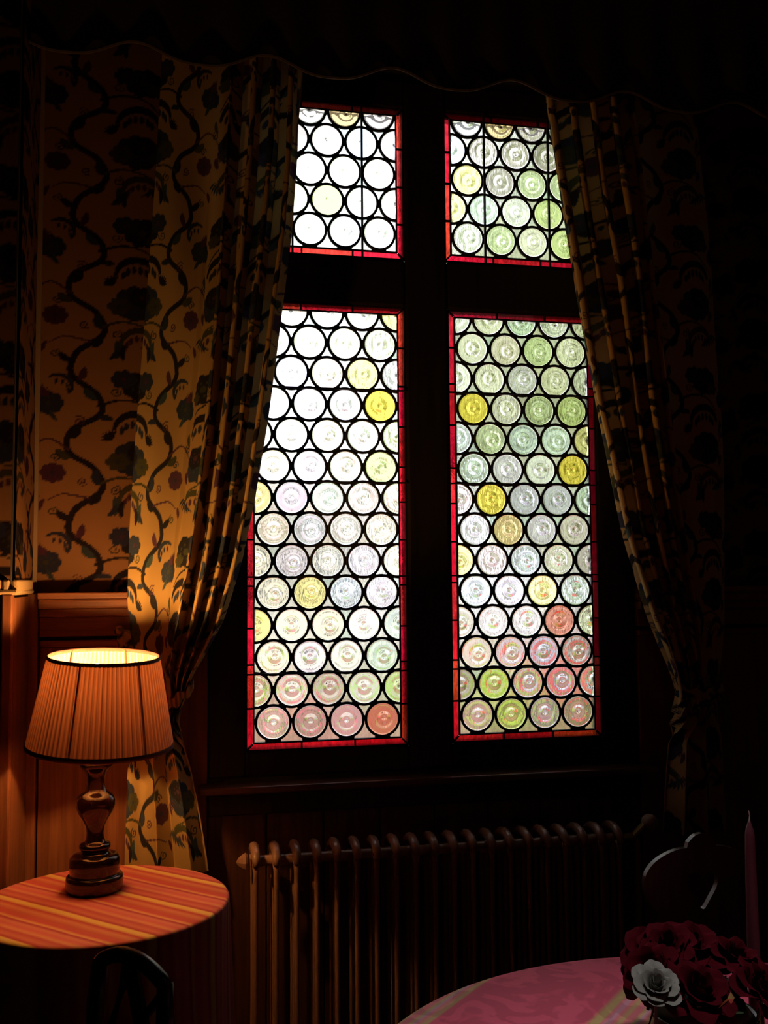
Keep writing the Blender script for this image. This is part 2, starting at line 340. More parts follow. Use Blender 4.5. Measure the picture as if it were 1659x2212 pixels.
# timber frame: mullion, transom, stiles, head, sill, apron
fr = thing('trim_2', 'heavy dark timber cross frame holding the four leaded lights', 'window frame', kind='structure')
GI = .026                                            # lead + red border beyond the roundels
A = .11; DZ = .09553
PAN = {  # name: x origin, z origin, rows, first row has four, x scale
 1: (.00392, Z0+1.50024, 4, .98932), 2: (.62068, Z0+1.50385, 4, .98932), 3: (0.0, Z0, 13, 1.0), 4: (.62905, Z0+.00044, 13, 1.0)}
def bounds(k):
    ox, oz, top, sx = PAN[k]; a = A*sx
    return ox-.5*a, ox+3.5*a, oz-.0555, oz+top*DZ
b1, b2, b3, b4 = (bounds(k) for k in (1, 2, 3, 4))
y0f, y1f = -.008, .08
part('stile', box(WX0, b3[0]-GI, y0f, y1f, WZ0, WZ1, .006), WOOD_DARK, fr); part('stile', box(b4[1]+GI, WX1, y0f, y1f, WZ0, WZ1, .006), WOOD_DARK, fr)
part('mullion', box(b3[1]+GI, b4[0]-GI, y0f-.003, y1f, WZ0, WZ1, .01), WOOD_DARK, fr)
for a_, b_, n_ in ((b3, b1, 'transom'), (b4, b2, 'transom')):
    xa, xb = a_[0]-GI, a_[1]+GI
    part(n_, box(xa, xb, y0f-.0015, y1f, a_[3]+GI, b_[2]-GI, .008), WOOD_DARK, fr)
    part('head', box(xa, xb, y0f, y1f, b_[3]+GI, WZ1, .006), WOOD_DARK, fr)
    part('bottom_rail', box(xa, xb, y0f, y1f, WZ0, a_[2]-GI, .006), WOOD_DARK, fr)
    # the upper lights are a little narrower: fillets close the difference
    for xx0, xx1 in ((xa, b_[0]-GI), (b_[1]+GI, xb)):
        if xx1-xx0 > .0005: part('fillet', box(xx0, xx1, y0f+.001, y1f, b_[2]-GI, b_[3]+GI), WOOD_DARK, fr)
WOOD_SILL = wood('sill_wood', (.07, .03, .018), (.16, .07, .04), .4, 'X')
part('sill_board', box(WX0-.03, WX1+.03, -.085, -.0, .9, .921, .006), WOOD_SILL, fr)
part('apron', box(WX0, WX1, -.03, 0, .83, .90, .004), WOOD_DARK, fr)
apn = 8; w = (WX1-WX0)/apn
me = mesh('apron_board', *box(-w/2+.0015, w/2-.0015, -.016, 0, .1, .83, .002))
for k in range(apn): link('dado_board', me, wood('apron_wood', (.05, .02, .012), (.12, .045, .025), .4) if k == 0 else None, fr, (WX0+w*(k+.5), 0, 0))

# ------------------------------------------------------------------ leaded lights
TINT = dict(w=(1, 1, 1), c=(.93, .94, .92), y=(.95, .88, .42), Y=(.92, .74, .12), o=(.88, .68, .35), g=(.78, .88, .58), G=(.72, .82, .42), a=(.8, .93, .88),
            l=(.86, .83, .95), L=(.72, .72, .84), p=(.96, .87, .8), b=(.82, .9, 1.0), s=(.74, .68, .66), k=(.97, .95, .84), r=(.8, .36, .26), m=(.86, .74, .78), d=(.6, .56, .52))
# one letter per roundel, bottom row first; even rows: four whole ones, odd rows: half, three whole, half
GL = {3: ['csmr', 'pcscg', 'klwa', 'ykkwa', 'kybl', 'klclk', 'kbck', 'ylack', 'klkG', 'kckcg', 'wllY', 'wlpyl', 'wkkk', 'kkwwy'],
      4: ['mGLs', 'dGLLa', 'kmLd', 'kwwrg', 'blya', 'ymbks', 'lols', 'mYLLa', 'alcY', 'bgaay', 'YkgG', 'wklkc', 'kpgk', 'wkack'],
      1: ['kwlw', 'agGww', 'wwkw', 'pdsbl', 'ckos'],
      2: ['wgkG', 'yawG', 'ylgg'[0]+'dgg', 'bdsdy', 'cosc']}
def roundel_profile(v):
    rr = random.Random(v); R = .0482
    k = [(0, 6.6), (.05, 6.0), (.10, 4.2), (.17, 2.6), (.26, 2.7), (.40, 4.5+rr.uniform(-.4, .5)), (.48, 5.0+rr.uniform(-.3, .4)), (.56, 4.3), (.62, 3.9), (.75, 3.6+rr.uniform(-.2, .2)), (.88, 3.75), (.94, 3.5), (.975, 2.6), (1, 1.2)]
    xs = np.concatenate([np.linspace(0, .2, 9), np.linspace(.24, .9, 20), np.linspace(.92, 1, 6)]); ys = np.interp(xs, [a for a, _ in k], [b for _, b in k])
    ys = np.convolve(np.pad(ys, 1, 'edge'), [.25, .5, .25], 'valid'); ys[-1] = 1.2; ys += .022*np.sin(xs*(46+6*v)+v)*(xs < .92)*(xs > .2)
    return xs*R, ys*.001
def roundel_bm(v, sx=1):
    rr = random.Random(v*11); xs, ys = roundel_profile(v); n = 36; bm = bmesh.new(); ex, ez = rr.uniform(-.007, .007), rr.uniform(-.007, .007); R = .0482
    rings = []
    for side in (-1, 1):
        c = bm.verts.new((ex, side*(ys[0] if side < 0 else .0012), ez)); rg = [[c]]
        for r, t in zip(xs[1:], ys[1:]):
            w_ = (1-(r/R)**2); ring = []
            for k in range(n):
                a = 2*PI*k/n; ring.append(bm.verts.new((r*math.cos(a)*sx+ex*w_, -t if side < 0 else .0012, r*math.sin(a)+ez*w_)))
            rg.append(ring)
        rings.append(rg)
    for si, rg in enumerate(rings):
        for j in range(len(rg)-1):
            for k in range(n):
                k2 = (k+1) % n
                f = (rg[0][0], rg[1][k], rg[1][k2]) if j == 0 else (rg[j][k], rg[j+1][k], rg[j+1][k2], rg[j][k2])
                bm.faces.new(f if si == 0 else f[::-1])
        if si == 1: pass
    a, b = rings[0][-1], rings[1][-1]
    for k in range(n): bm.faces.new((a[k], b[k], b[(k+1) % n], a[(k+1) % n]))
    return bm
RC = {}
def bisect(bm, x0=None, x1=None, z0=None, z1=None, fill=True):
    for v, ax, s in ((x0, 0, -1), (x1, 0, 1), (z0, 2, -1), (z1, 2, 1)):
        if v is None: continue
        co = [0, 0, 0]; no = [0, 0, 0]; co[ax] = v; no[ax] = s
        r = bmesh.ops.bisect_plane(bm, geom=bm.verts[:]+bm.edges[:]+bm.faces[:], plane_co=co, plane_no=no, clear_outer=True)
        if fill:
            ed = [e for e in r['geom_cut'] if isinstance(e, bmesh.types.BMEdge)]
            if ed: bmesh.ops.holes_fill(bm, edges=ed, sides=0)
def roundel_mesh(v, sx, clip):
    key = (v, round(sx, 3), clip)
    if key not in RC:
        bm = roundel_bm(v, sx); bisect(bm, *clip); bmesh.ops.recalc_face_normals(bm, faces=bm.faces)
        me = bpy.data.meshes.new('roundel'); bm.to_mesh(me); bm.free(); me.polygons.foreach_set('use_smooth', [len(p.vertices) < 6 for p in me.polygons]); me.materials.append(ROUNDEL_GLASS); RC[key] = me
    return RC[key]
def clip_poly(P, x0, x1, z0, z1):
    for ax, v, s in ((0, x0, 1), (0, x1, -1), (1, z0, 1), (1, z1, -1)):
        out = []
        for i in range(len(P)):
            a, b = P[i-1], P[i]; da, db = s*(a[ax]-v), s*(b[ax]-v)
            if da*db < 0: t = da/(da-db); out.append((a[0]+(b[0]-a[0])*t, a[1]+(b[1]-a[1])*t))
            if db >= 0: out.append(b)
        P = out
        if len(P) < 3: return []
    return P
def area(P): return abs(sum(P[i-1][0]*P[i][1]-P[i][0]*P[i-1][1] for i in range(len(P))))/2
def sq(c): return tuple(x**.5 for x in c)
WLAB = {1: 'upper leaded window of white overexposed roundels beside the flowing curtain', 2: 'upper leaded window of greenish roundels with two upright bars',
        3: 'tall leaded window of pale roundels nearer the lamp', 4: 'tall leaded window of greenish and brown roundels above the radiator valve'}
gap_cache = {}
for wi in (1, 2, 3, 4):
    ox, oz, top, sx = PAN[wi]; a = A*sx; x0, x1, z0, z1 = bounds(wi)
    win = thing('window_%d' % wi, WLAB[wi], 'window', (ox, 0, oz), kind='structure')
    X0, X1, ZB, ZT = x0-ox, x1-ox, z0-oz, z1-oz
    came = bmesh.new()
    def quad(*p): came.faces.new([came.verts.new(v) for v in p])
    def add_ring(cx, cz):
        n = 28; sec = [(.0472, -.0028), (.0482, -.0045), (.0515, -.0052), (.0545, -.0045), (.0552, 0), (.0545, .0045), (.0482, .0045), (.0472, .0028)]
        rows = [[came.verts.new((cx+r*math.cos(2*PI*k/n)*sx, y, cz+r*math.sin(2*PI*k/n))) for k in range(n)] for r, y in sec]
        for j in range(len(sec)):
            r0, r1 = rows[j], rows[(j+1) % len(sec)]
            for k in range(n): came.faces.new((r0[k], r0[(k+1) % n], r1[(k+1) % n], r1[k]))
    gaps = []
    for r in range(top+1):
        odd = r % 2; cols = [c-.5 for c in range(0, 5)] if odd else list(range(4)); let = GL[wi][r]
        for ci, c in enumerate(cols):
            cx, cz = c*a, r*DZ; add_ring(cx, cz)
            cl = [None]*4
            if cx < X0+.001: cl[0] = .0006
            if cx > X1-.001: cl[1] = -.0006
            if r == top: cl[3] = -.0006
            v = random.randrange(5)
            ch = let[min(ci, len(let)-1)]; tc_ = np.array(TINT[ch])*random.uniform(.93, 1.0)
            o = link('roundel', roundel_mesh(v, sx, tuple(cl)), None, win, (cx, 0, cz), sq(tuple(tc_)))
        if r < top:
            lo = [c+ (-.5 if odd else 0) for c in range(-1, 6)]; hi = [c+(0 if odd else -.5) for c in range(-1, 6)]
            for c in lo[:-1]: gaps.append(((c+.5)*a, r*DZ, 1))
            for c in hi[:-1]: gaps.append(((c+.5)*a, (r+1)*DZ, -1))
    # filler quarries between three roundels
    h3 = a/2/math.sqrt(3)
    for gx, gz, s in gaps:
        if gx < X0-.4*a or gx > X1+.4*a: continue
        apex = (gx, gz+s*DZ); cs = [(gx-a/2, gz), (gx+a/2, gz), apex]; cen = (gx, gz+s*DZ/3)
        outer, inner = [], []
        for (cx, cz) in cs:
            d = math.atan2(cen[1]-cz, (cen[0]-cx)/sx)
            for k in range(7):
                t = (k-3)/3; sgn = 1 if s < 0 else 1
                outer.append((cx+.0545*math.cos(d+t*.53)*sx, cz+.0545*math.sin(d+t*.53)))
                inner.append((cx+.0548*math.cos(d+t*.29)*sx, cz+.0548*math.sin(d+t*.29)))
        # order the arcs round the gap
        def ordered(P):
            arcs = [P[0:7], P[7:14], P[14:21]]; out = []
            arcs.sort(key=lambda q_: math.atan2(q_[3][1]-cen[1], q_[3][0]-cen[0]))
            for q_ in arcs:
                a0 = math.atan2(q_[0][1]-cen[1], q_[0][0]-cen[0]); a1 = math.atan2(q_[-1][1]-cen[1], q_[-1][0]-cen[0]); dd = (a1-a0+PI) % (2*PI)-PI
                out += q_ if dd > 0 else q_[::-1]
            return out
        O, I = ordered(outer), ordered(inner)
        nO = len(O)
        for i in range(nO):
            j = (i+1) % nO
            for y in (-.004, .004): quad((O[i][0], y, O[i][1]), (O[j][0], y, O[j][1]), (I[j][0], y, I[j][1]), (I[i][0], y, I[i][1]))
            quad((I[i][0], -.004, I[i][1]), (I[j][0], -.004, I[j][1]), (I[j][0], .004, I[j][1]), (I[i][0], .004, I[i][1]))
        Pc = clip_poly(I, X0+.0008, X1-.0008, ZB+.0008, ZT-.0008)
        if len(Pc) < 3 or area(Pc) < 2.5e-5: continue
        full = len(Pc) == len(I) and all(abs(p[0]-r_[0]) < 1e-9 for p, r_ in zip(sorted(Pc), sorted(I)))
        tint = np.array(TINT[random.choice('cccckkwa')])*random.uniform(.84, .98)
        if full:
            key = (s, round(sx, 3))
            if key not in gap_cache:
                gap_cache[key] = mesh('quarry', *prism([(p[0]-cen[0], p[1]-cen[1]) for p in I], -.0015, .0015)); gap_cache[key].materials.append(PANE_GLASS)
            link('quarry', gap_cache[key], None, win, (cen[0], 0, cen[1]), sq(tint))
        else:
            part('quarry', prism(Pc, -.0015, .0015), PANE_GLASS, win, color=sq(tint))
    # bottom row of quarries, flat along the border
    for c in range(-1, 4):
        gx = (c+.5)*a
        up = lambda x: -math.sqrt(max(0, .0548**2-((a/2-abs(x))/sx)**2))
        xs_ = np.linspace(-.29*a, .29*a, 11)
        P = [(gx+x, up(x)) for x in xs_]+[(gx+.29*a, ZB+.0008), (gx-.29*a, ZB+.0008)]
        Pc = clip_poly(P, X0+.0008, X1-.0008, ZB+.0006, ZT)
        if len(Pc) > 2 and area(Pc) > 2.5e-5: part('quarry', prism(Pc, -.0015, .0015), PANE_GLASS, win, color=sq(np.array(TINT['k'])*random.uniform(.85, .95)))
        for sg in (-1, 1):
            xs_ = np.linspace(.29*a, .5*a, 6)
            for i in range(5):
                xa, xb = gx+sg*xs_[i], gx+sg*xs_[i+1]
                for y in (-.004, .004): quad((xa, y, ZB), (xb, y, ZB), (xb, y, up(sg*xs_[i+1])), (xa, y, up(sg*xs_[i])))
            # and the cusp above
    bisect(came, X0, X1, ZB, ZT, fill=False)
    me = bpy.data.meshes.new('lead_came'); came.to_mesh(me); came.free(); me.polygons.foreach_set('use_smooth', [True]*len(me.polygons)); me.materials.append(LEAD)
    link('lead_came', me, None, win)
    # border: lead line, red strips with mitred corners, lead line
    e0, e1, e2 = .0045, .0215, .0262
    fr_bars = []
    for (u0, u1) in ((0, e0), (e1, e2)):
        fr_bars += [box(X0-u1, X1+u1, -.004, .004, ZB-u1, ZB-u0), box(X0-u1, X1+u1, -.004, .004, ZT+u0, ZT+u1), box(X0-u1, X0-u0, -.004, .004, ZB-u1, ZT+u1), box(X1+u0, X1+u1, -.004, .004, ZB-u1, ZT+u1)]
    def red_piece(P):
        br = random.choice([.7, .85, 1.0, 1.1]); og = random.choice([.012, .02, .03, .07]); c_ = (.97*min(br, 1.0), og*br, .03*br+random.uniform(0, .03))
        part('border_pane', prism(P, -.0015, .0015), RED_GLASS, win, color=sq(tuple(min(1, x) for x in c_)))
    L_ = .0025
    cuts = np.linspace(X0-e1, X1+e1, 4)
    for s_ in (0, 1):
        zi, zo = (ZB-e0, ZB-e1) if s_ == 0 else (ZT+e0, ZT+e1)
        for i in range(3):
            xa, xb = cuts[i]+L_, cuts[i+1]-L_; xai = X0-e0+L_ if i == 0 else xa; xbi = X1+e0-L_ if i == 2 else xb
            red_piece([(xa, zo), (xb, zo), (xbi, zi), (xai, zi)])
            if i: fr_bars.append(box(cuts[i]-L_, cuts[i]+L_, -.004, .004, min(zi, zo), max(zi, zo)))
    m_ = max(4, round((ZT-ZB)/.122)); cz_ = list(np.linspace(ZB-e1, ZT+e1, m_+1)); 
    for i in range(1, m_): cz_[i] += random.uniform(-.012, .012)
    for s_ in (0, 1):
        xi, xo = (X0-e0, X0-e1) if s_ == 0 else (X1+e0, X1+e1)
        for i in range(m_):
            za, zb = cz_[i]+L_, cz_[i+1]-L_; zai = ZB-e0+L_ if i == 0 else za; zbi = ZT+e0-L_ if i == m_-1 else zb
            red_piece([(xo, za), (xo, zb), (xi, zbi), (xi, zai)])
            if i: fr_bars.append(box(min(xi, xo), max(xi, xo), -.004, .004, cz_[i]-L_, cz_[i]+L_))
    for sx_, sz_ in ((-1, -1), (1, -1), (-1, 1), (1, 1)):     # mitre leads
        xc_, zc_ = (X0-e0 if sx_ < 0 else X1+e0), (ZB-e0 if sz_ < 0 else ZT+e0); d_ = .0172
        P = [(xc_+sx_*-.001, zc_+sz_*.0024), (xc_+sx_*.0024, zc_-sz_*.001), (xc_+sx_*(d_+.0024), zc_+sz_*(d_-.001)), (xc_+sx_*(d_-.001), zc_+sz_*(d_+.0024))]
        fr_bars.append(prism(P, -.004, .004))
    part('border_lead', join(*fr_bars), LEAD, win)
    if wi > 2:
        for rr_ in (1.5, 4.5, 7.5, 10.5): part('saddle_bar', box(X0-e2, X1+e2, -.013, -.0055, rr_*DZ-.0024, rr_*DZ+.0024), LEAD, win)
    else:
        for cc in (.5, 2.5): part('saddle_bar', box(cc*a-.003, cc*a+.003, -.013, -.0055, ZB-e2, ZT+e2), LEAD, win)

# ------------------------------------------------------------------ outside: terrace, lawn, house, trees
GRASS = plain('lawn_grass', (.26, .42, .10), .9, noise=.5, scale=3)
TERRA = plain('terracotta_paving', (.33, .18, .15), .8, noise=.3, scale=6)
RENDER_W = plain('house_render', (.72, .68, .62), .9, noise=.1, scale=1)
LEAFG = plain('tree_leaves', (.34, .40, .24), .8, noise=.35, scale=3)
ROOF = plain('roof_tiles', (.46, .36, .34), .8, noise=.4, scale=6)
struct('terrace', box(-12, 22, 5.0, 11.4, -.36, -.26), TERRA, 'pinkish terracotta terrace glimpsed through the lowest panes', 'terrace')
struct('lawn', box(-25, 35, 11.4, 14.5, -.36, -.29), GRASS, 'green lawn glimpsed through the lower panes', 'lawn')
struct('gravel_yard', box(-40, 60, .35, 90, -.5, -.37), plain('pale_gravel', (.40, .37, .36), .9, noise=.25, scale=3), 'pale gravel yard beyond the terrace', 'yard')
hs = thing('house', 'pale house seen blurred through the tall panes', 'building', (.8, 18, -.3))
part('wall', box(-5.5, 3.4, 0, 6, 0, 3.1), RENDER_W, hs)
part('roof', ([(-5.9, -.5, 3.0), (3.8, -.5, 3.0), (3.8, 3, 4.2), (-5.9, 3, 4.2), (-5.9, 6.5, 3.0), (3.8, 6.5, 3.0)], [(0, 1, 2, 3), (3, 2, 5, 4), (0, 3, 4), (1, 5, 2), (0, 4, 5, 1)]), ROOF, hs)
GLASSD = plain('house_glass', (.05, .06, .08), .1)
for wx in (-4.2, -2.2, .2, 2.2):
    for wz in (1.3,):
        f_ = part('window', join(box(wx-.5, wx+.5, -.06, 0, wz, wz+.08), box(wx-.5, wx+.5, -.06, 0, wz+1.12, wz+1.2), box(wx-.5, wx-.42, -.06, 0, wz, wz+1.2), box(wx+.42, wx+.5, -.06, 0, wz, wz+1.2)), RENDER_W, hs)
        part('window_pane', box(wx-.42, wx+.42, -.03, -.01, wz+.08, wz+1.12), GLASSD, f_)
def crown(r, h, seed, n=60):
    rr = random.Random(seed); vf = []
    bm = bmesh.new(); bmesh.ops.create_icosphere(bm, subdivisions=2, radius=1); base = [v.co.copy() for v in bm.verts]; bm.verts.index_update(); fc = [[v.index for v in f.verts] for f in bm.faces]; bm.free()
    for k in range(n):
        u = Vector((rr.gauss(0, 1), rr.gauss(0, 1), rr.gauss(0, 1))).normalized()*rr.uniform(.3, .9); s = rr.uniform(.18, .36)*r
        vf.append(([(u.x*r+c.x*s*rr.uniform(.8, 1.2), u.y*r+c.y*s, u.z*h+c.z*s*rr.uniform(.8, 1.2)) for c in base], fc))
    return join(*vf)
trees = [((5.0, 9.0, -.32), 2.4, 3.5, 5.0, 'nearest green tree seen through the roundels over the radiator valve'), ((9.8, 13, -.32), 3.2, 3.6, 4.6, 'taller green tree further off behind the greenish roundels'), ((9.2, 25, -.32), 3.0, 3.4, 8.2, 'green tree rising beyond the end of the pale house')]
for i, (loc, r, h, cz, lab) in enumerate(trees):
    t = thing('tree', lab, 'tree', loc, 0, 'trees outside the window')
    part('trunk', tube([(0, 0, 0), (.05, 0, cz*.5), (0, .05, cz)], [.22, .17, .1], 10), plain('bark_%d' % i, (.12, .08, .05), .9), t)
    cr0 = crown(r, h, i, 95 if i == 0 else 60)
    part('foliage', ([(x, y, z+cz) for x, y, z in cr0[0]], cr0[1]), LEAFG, t, smooth=True)['kind'] = 'stuff'
def bush(loc, r, col, lab, name, seed):
    t = thing(name, lab, 'bush', loc)
    part('foliage', ([(x, y, z+r*.8) for x, y, z in crown(r, r*.8, seed, 26)[0]], crown(r, r*.8, seed, 26)[1]), LEAFG, t, smooth=True)['kind'] = 'stuff'
    bl = []; rr = random.Random(seed)
    for k in range(170):
        u = Vector((rr.gauss(0, 1), rr.gauss(-.6, 1), abs(rr.gauss(0, 1)))).normalized()*r*1.08; s = r*.13
        bl.append(([(u.x+c[0]*s, u.y+c[1]*s, u.z+r*.8+c[2]*s) for c in [(-1, 0, 0), (1, 0, 0), (0, -1, 0), (0, 1, 0), (0, 0, -1), (0, 0, 1)]], [(0, 2, 5), (2, 1, 5), (1, 3, 5), (3, 0, 5), (2, 0, 4), (1, 2, 4), (3, 1, 4), (0, 3, 4)]))
    part('blossoms', join(*bl), plain(name+'_petals', col, .7), t)['kind'] = 'stuff'
bush((4.15, 8.2, -.26), .5, (.8, .05, .04), 'red flowering bush glimpsed through the lower roundels', 'flowering_bush', 3)
bush((1.1, 8.4, -.26), .3, (.85, .2, .3), 'pink flowering bush glimpsed low through the panes nearer the lamp', 'flowering_bush', 5)
bush((3.2, 7.4, -.26), .42, (.45, .6, .08), 'lime green shrub glimpsed between the two flowering bushes', 'garden_shrub', 8)
bush((.2, 10.2, -.26), .5, (.4, .55, .1), 'lime green shrub glimpsed lowest near the lamp side', 'garden_shrub', 9)

# ------------------------------------------------------------------ curtains
def curtain(name, Lp, Rp, yb, lead_right, ztop, hem, label, tie_px, hook_px, seed, Wf=.98):
    Lw = np.array([on(1, yb, *p)[[0, 2]] for p in Lp]); Rw = np.array([on(1, yb, *p)[[0, 2]] for p in Rp])
    nu, nv = 430, 640; z = np.linspace(hem, ztop, nv); 
    def sm(a):
        k = np.hanning(25); k /= k.sum(); return np.convolve(np.pad(a, 12, 'edge'), k, 'valid')
    xl = sm(np.interp(z, Lw[::-1, 1], Lw[::-1, 0])); xr = sm(np.interp(z, Rw[::-1, 1], Rw[::-1, 0])); wdt = (xr-xl)[:, None]
    u = np.linspace(0, 1, nu)[None]; uu = u if lead_right else 1-u
    g = np.interp(uu, [0, .30, 1], [0, .44, 1]); ph = np.interp(uu, [0, .3, .42, 1], [0, .9, 1.4, 4.9])
    zz = z[:, None]; ph = ph+.06*np.sin(zz*2.1+seed)+.05*np.sin(zz*4.3+uu*7)
    tie = on(1, yb, *tie_px)[2]; low = np.clip((tie-.02-zz)/.14, 0, 1); low = low*low*(3-2*low)
    ph = ph+(0 if lead_right else .42*np.clip((uu-.3)/.2, 0, 1))
    nf = np.clip((uu-.26)/.12, 0, 1)*(1-.6*low)           # deep folds towards the leading edge
    ph = ph*(1-low)+(uu*2.6+.2)*low; g = g*(1-low)+uu*low; near = np.exp(-((zz-tie)/.10)**2)
    amp = (.010+.042*nf)*(1-.45*near); sw = (.02+.30*nf)*(wdt/5)*.55
    y = yb-amp*np.sin(2*PI*ph)-.02*nf+.004*np.sin(zz*9+uu*13)
    gg = g+sw*0
    frac = gg if lead_right else 1-gg
    x = xl[:, None]+wdt*frac+(sw*np.sin(4*PI*ph)*(1 if lead_right else -1))
    x = np.clip(x, xl[:, None]-.004, xr[:, None]+.004)
    s = uu*(Wf*(1-low)+.46*low); col = sample(s+.13*seed, zz+.19*seed+0*s)
    top = thing(name, label, 'curtain', (float((xl[0]+xr[0])/2), yb, hem))
    P = np.stack([x, y, zz+0*x], -1)-np.array(top.location)
    grid('cloth', P, CURTAIN_M, top, col)
    # narrow lining edge along the leading side
    e = -1 if lead_right else 0; ex, ey = x[:, e], y[:, e]
    lp = np.stack([np.stack([ex+(.006 if lead_right else -.006), ey+.006, z], -1), np.stack([ex+(-.001 if lead_right else .001), ey-.003, z], -1)], 1)-np.array(top.location)
    part('lining_edge', tube([tuple(p) for p in (np.stack([ex, ey-.002, z], -1)-np.array(top.location))[::8]], .0022, 6), GIMP_M, top)
    return top, tie, xl, xr, z
LPl = [(352, 60), (350, 110), (335, 400), (312, 700), (292, 950), (279, 1150), (275, 1300), (284, 1390), (312, 1450), (338, 1500), (336, 1540), (300, 1590), (276, 1650), (268, 1900)]
RPl = [(656, 60), (655, 110), (645, 330), (628, 520), (610, 660), (580, 900), (550, 1090), (522, 1220), (484, 1340), (446, 1410), (412, 1465), (404, 1500), (384, 1550), (390, 1590), (412, 1660), (432, 1760), (453, 1890), (454, 1930)]
YC = -.13
hemL = float(on(1, YC, 450, 1885)[2])
cl, tieL, xlL, xrL, zL = curtain('curtain', LPl, RPl, YC, True, 3.1, hemL, 'printed floral curtain tied back behind the lit table lamp', (400, 1500), (262, 1380), 1)
LPr = [(1160, 100), (1166, 210), (1197, 420), (1229, 600), (1275, 880), (1337, 1150), (1394, 1330), (1440, 1440), (1456, 1490), (1452, 1560), (1444, 1680), (1436, 1820)]
RPr = [(1495, 100), (1510, 300), (1538, 600), (1556, 900), (1566, 1150), (1566, 1350), (1556, 1440), (1545, 1490), (1556, 1580), (1568, 1820)]
hemR = float(on(1, YC, 1440, 1800)[2])
cr_, tieR, xlR, xrR, zR = curtain('curtain.001', LPr, RPr, YC, False, 3.1, hemR, 'printed floral curtain tied back above the radiator valve, in shadow', (1456, 1490), (1580, 1400), 3)
def ruffle_band(p0, p1, parent, width, y, hump):
    """gathered tie band from p0 to p1 around the front of the bunched cloth"""
    nu, nv = 90, 12; t = np.linspace(0, 1, nu)[None]; v = np.linspace(-1, 1, nv)[:, None]
    cx = p0[0]+(p1[0]-p0[0])*t; cz = p0[1]+(p1[1]-p0[1])*t-.02*np.sin(PI*t)
    yy = y-hump*np.sin(PI*np.clip(t, 0, 1))**.6-.006*np.sin(t*60+v)*(1-.3*np.abs(v))-.008*(1-v**2)
    P = np.stack([cx+0*v, yy+0*v, cz+v*width*(.75+.25*np.sin(t*23))/2], -1)
    return grid('tieback', P-np.array(parent.location), CURTAIN_M, parent, sample(cx*1.5+.1+0*v, cz+v*width+.2))
i_ = int(np.argmin(abs(zL-tieL))); rt = on(1, YC-.03, 416, 1478)
ruffle_band((xlL[i_]-.01, tieL-.02), (rt[0]+.004, rt[2]), cl, .045, YC-.02, .035)
i_ = int(np.argmin(abs(zR-tieR)))
ruffle_band((xlR[i_]-.006, tieR+.005), (xrR[i_]+.01, tieR-.0), cr_, .05, YC-.02, .035)
# the bunched end of the tie hanging from its hook on the dado rail
hk = on(1, -.05, 258, 1362)
hook = lathe([(.004, 0), (.004, .03), (.012, .034), (.015, .04), (.009, .047), (.001, .05)], 14)
part('tieback_hook', ([(x+hk[0], -z-.028, y+hk[2]) for x, y, z in [(a_, b_, c_) for a_, b_, c_ in hook[0]]], hook[1]), BRASS, cl, loc=tuple(-c for c in cl.location))
bun = []
for k in range(9):
    a0 = -.5+.12*k; pts = []
    for j in range(7):
        t = j/6; pts.append((hk[0]+.002+t*(.075)+.012*math.sin(k*2.1+t*3), -.06-.012*math.sin(PI*t)+.006*math.cos(k*1.7), hk[2]-.012-t*.085+.014*math.cos(k*2.9)*t))
    bun.append(pts)
bw = np.array(bun); P = np.zeros((9*3, 19, 3))
from_t = np.linspace(0, 1, 19)
for i in range(27):
    k = i/26; a0 = k*2*PI
    for j, t in enumerate(from_t):
        rad = .010+.020*math.sin(PI*t)**.7; rip = 1+.35*math.sin(6*a0+2*t)
        P[i, j] = (hk[0]+.004+.082*t+rad*rip*math.cos(a0)*.7, -.062+rad*rip*.6*math.sin(a0), hk[2]-.006-.092*t+rad*rip*math.cos(a0)*.7)
grid('tieback_bunch', P-np.array(cl.location), CURTAIN_M, cl, sample(P[..., 0]*2+.3*P[..., 1], P[..., 2]*2))
# pelmet with a scalloped hem
pk = [on(1, -.25, x, y)[0] for x, y in ((590, 130), (850, 145), (1118, 178))]
per = (pk[2]-pk[0])/2; pxs = np.linspace(-.69, 1.75, 240)
zlow = 2.945+.048*np.abs(np.cos(PI*(pxs-pk[1])/per+PI/2*0))**3.0
pel = thing('pelmet', 'dark scalloped fabric pelmet above the leaded window', 'pelmet', (.5, -.25, 3.2))
nz_ = 10; Pp = np.zeros((nz_, 240, 3))
for i in range(nz_):
    t = i/(nz_-1); Pp[i, :, 0] = pxs-.5; Pp[i, :, 1] = -.006*np.sin(pxs*40)*(1-t); Pp[i, :, 2] = zlow+(3.40-zlow)*t-3.2
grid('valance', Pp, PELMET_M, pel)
part('hem_cord', tube([(pxs[i]-.5, -.004, zlow[i]-3.2) for i in range(0, 240, 2)], .005, 6), plain('pelmet_cord', (.06, .04, .025), .9), pel)
part('pelmet_board', box(-1.19, 1.25, .005, .24, .19, .215), WOOD_DARK, pel)
part('curtain_rail', tube([(-1.1, .12, -.07), (1.2, .12, -.07)], .012, 12), WOOD_DARK, pel)

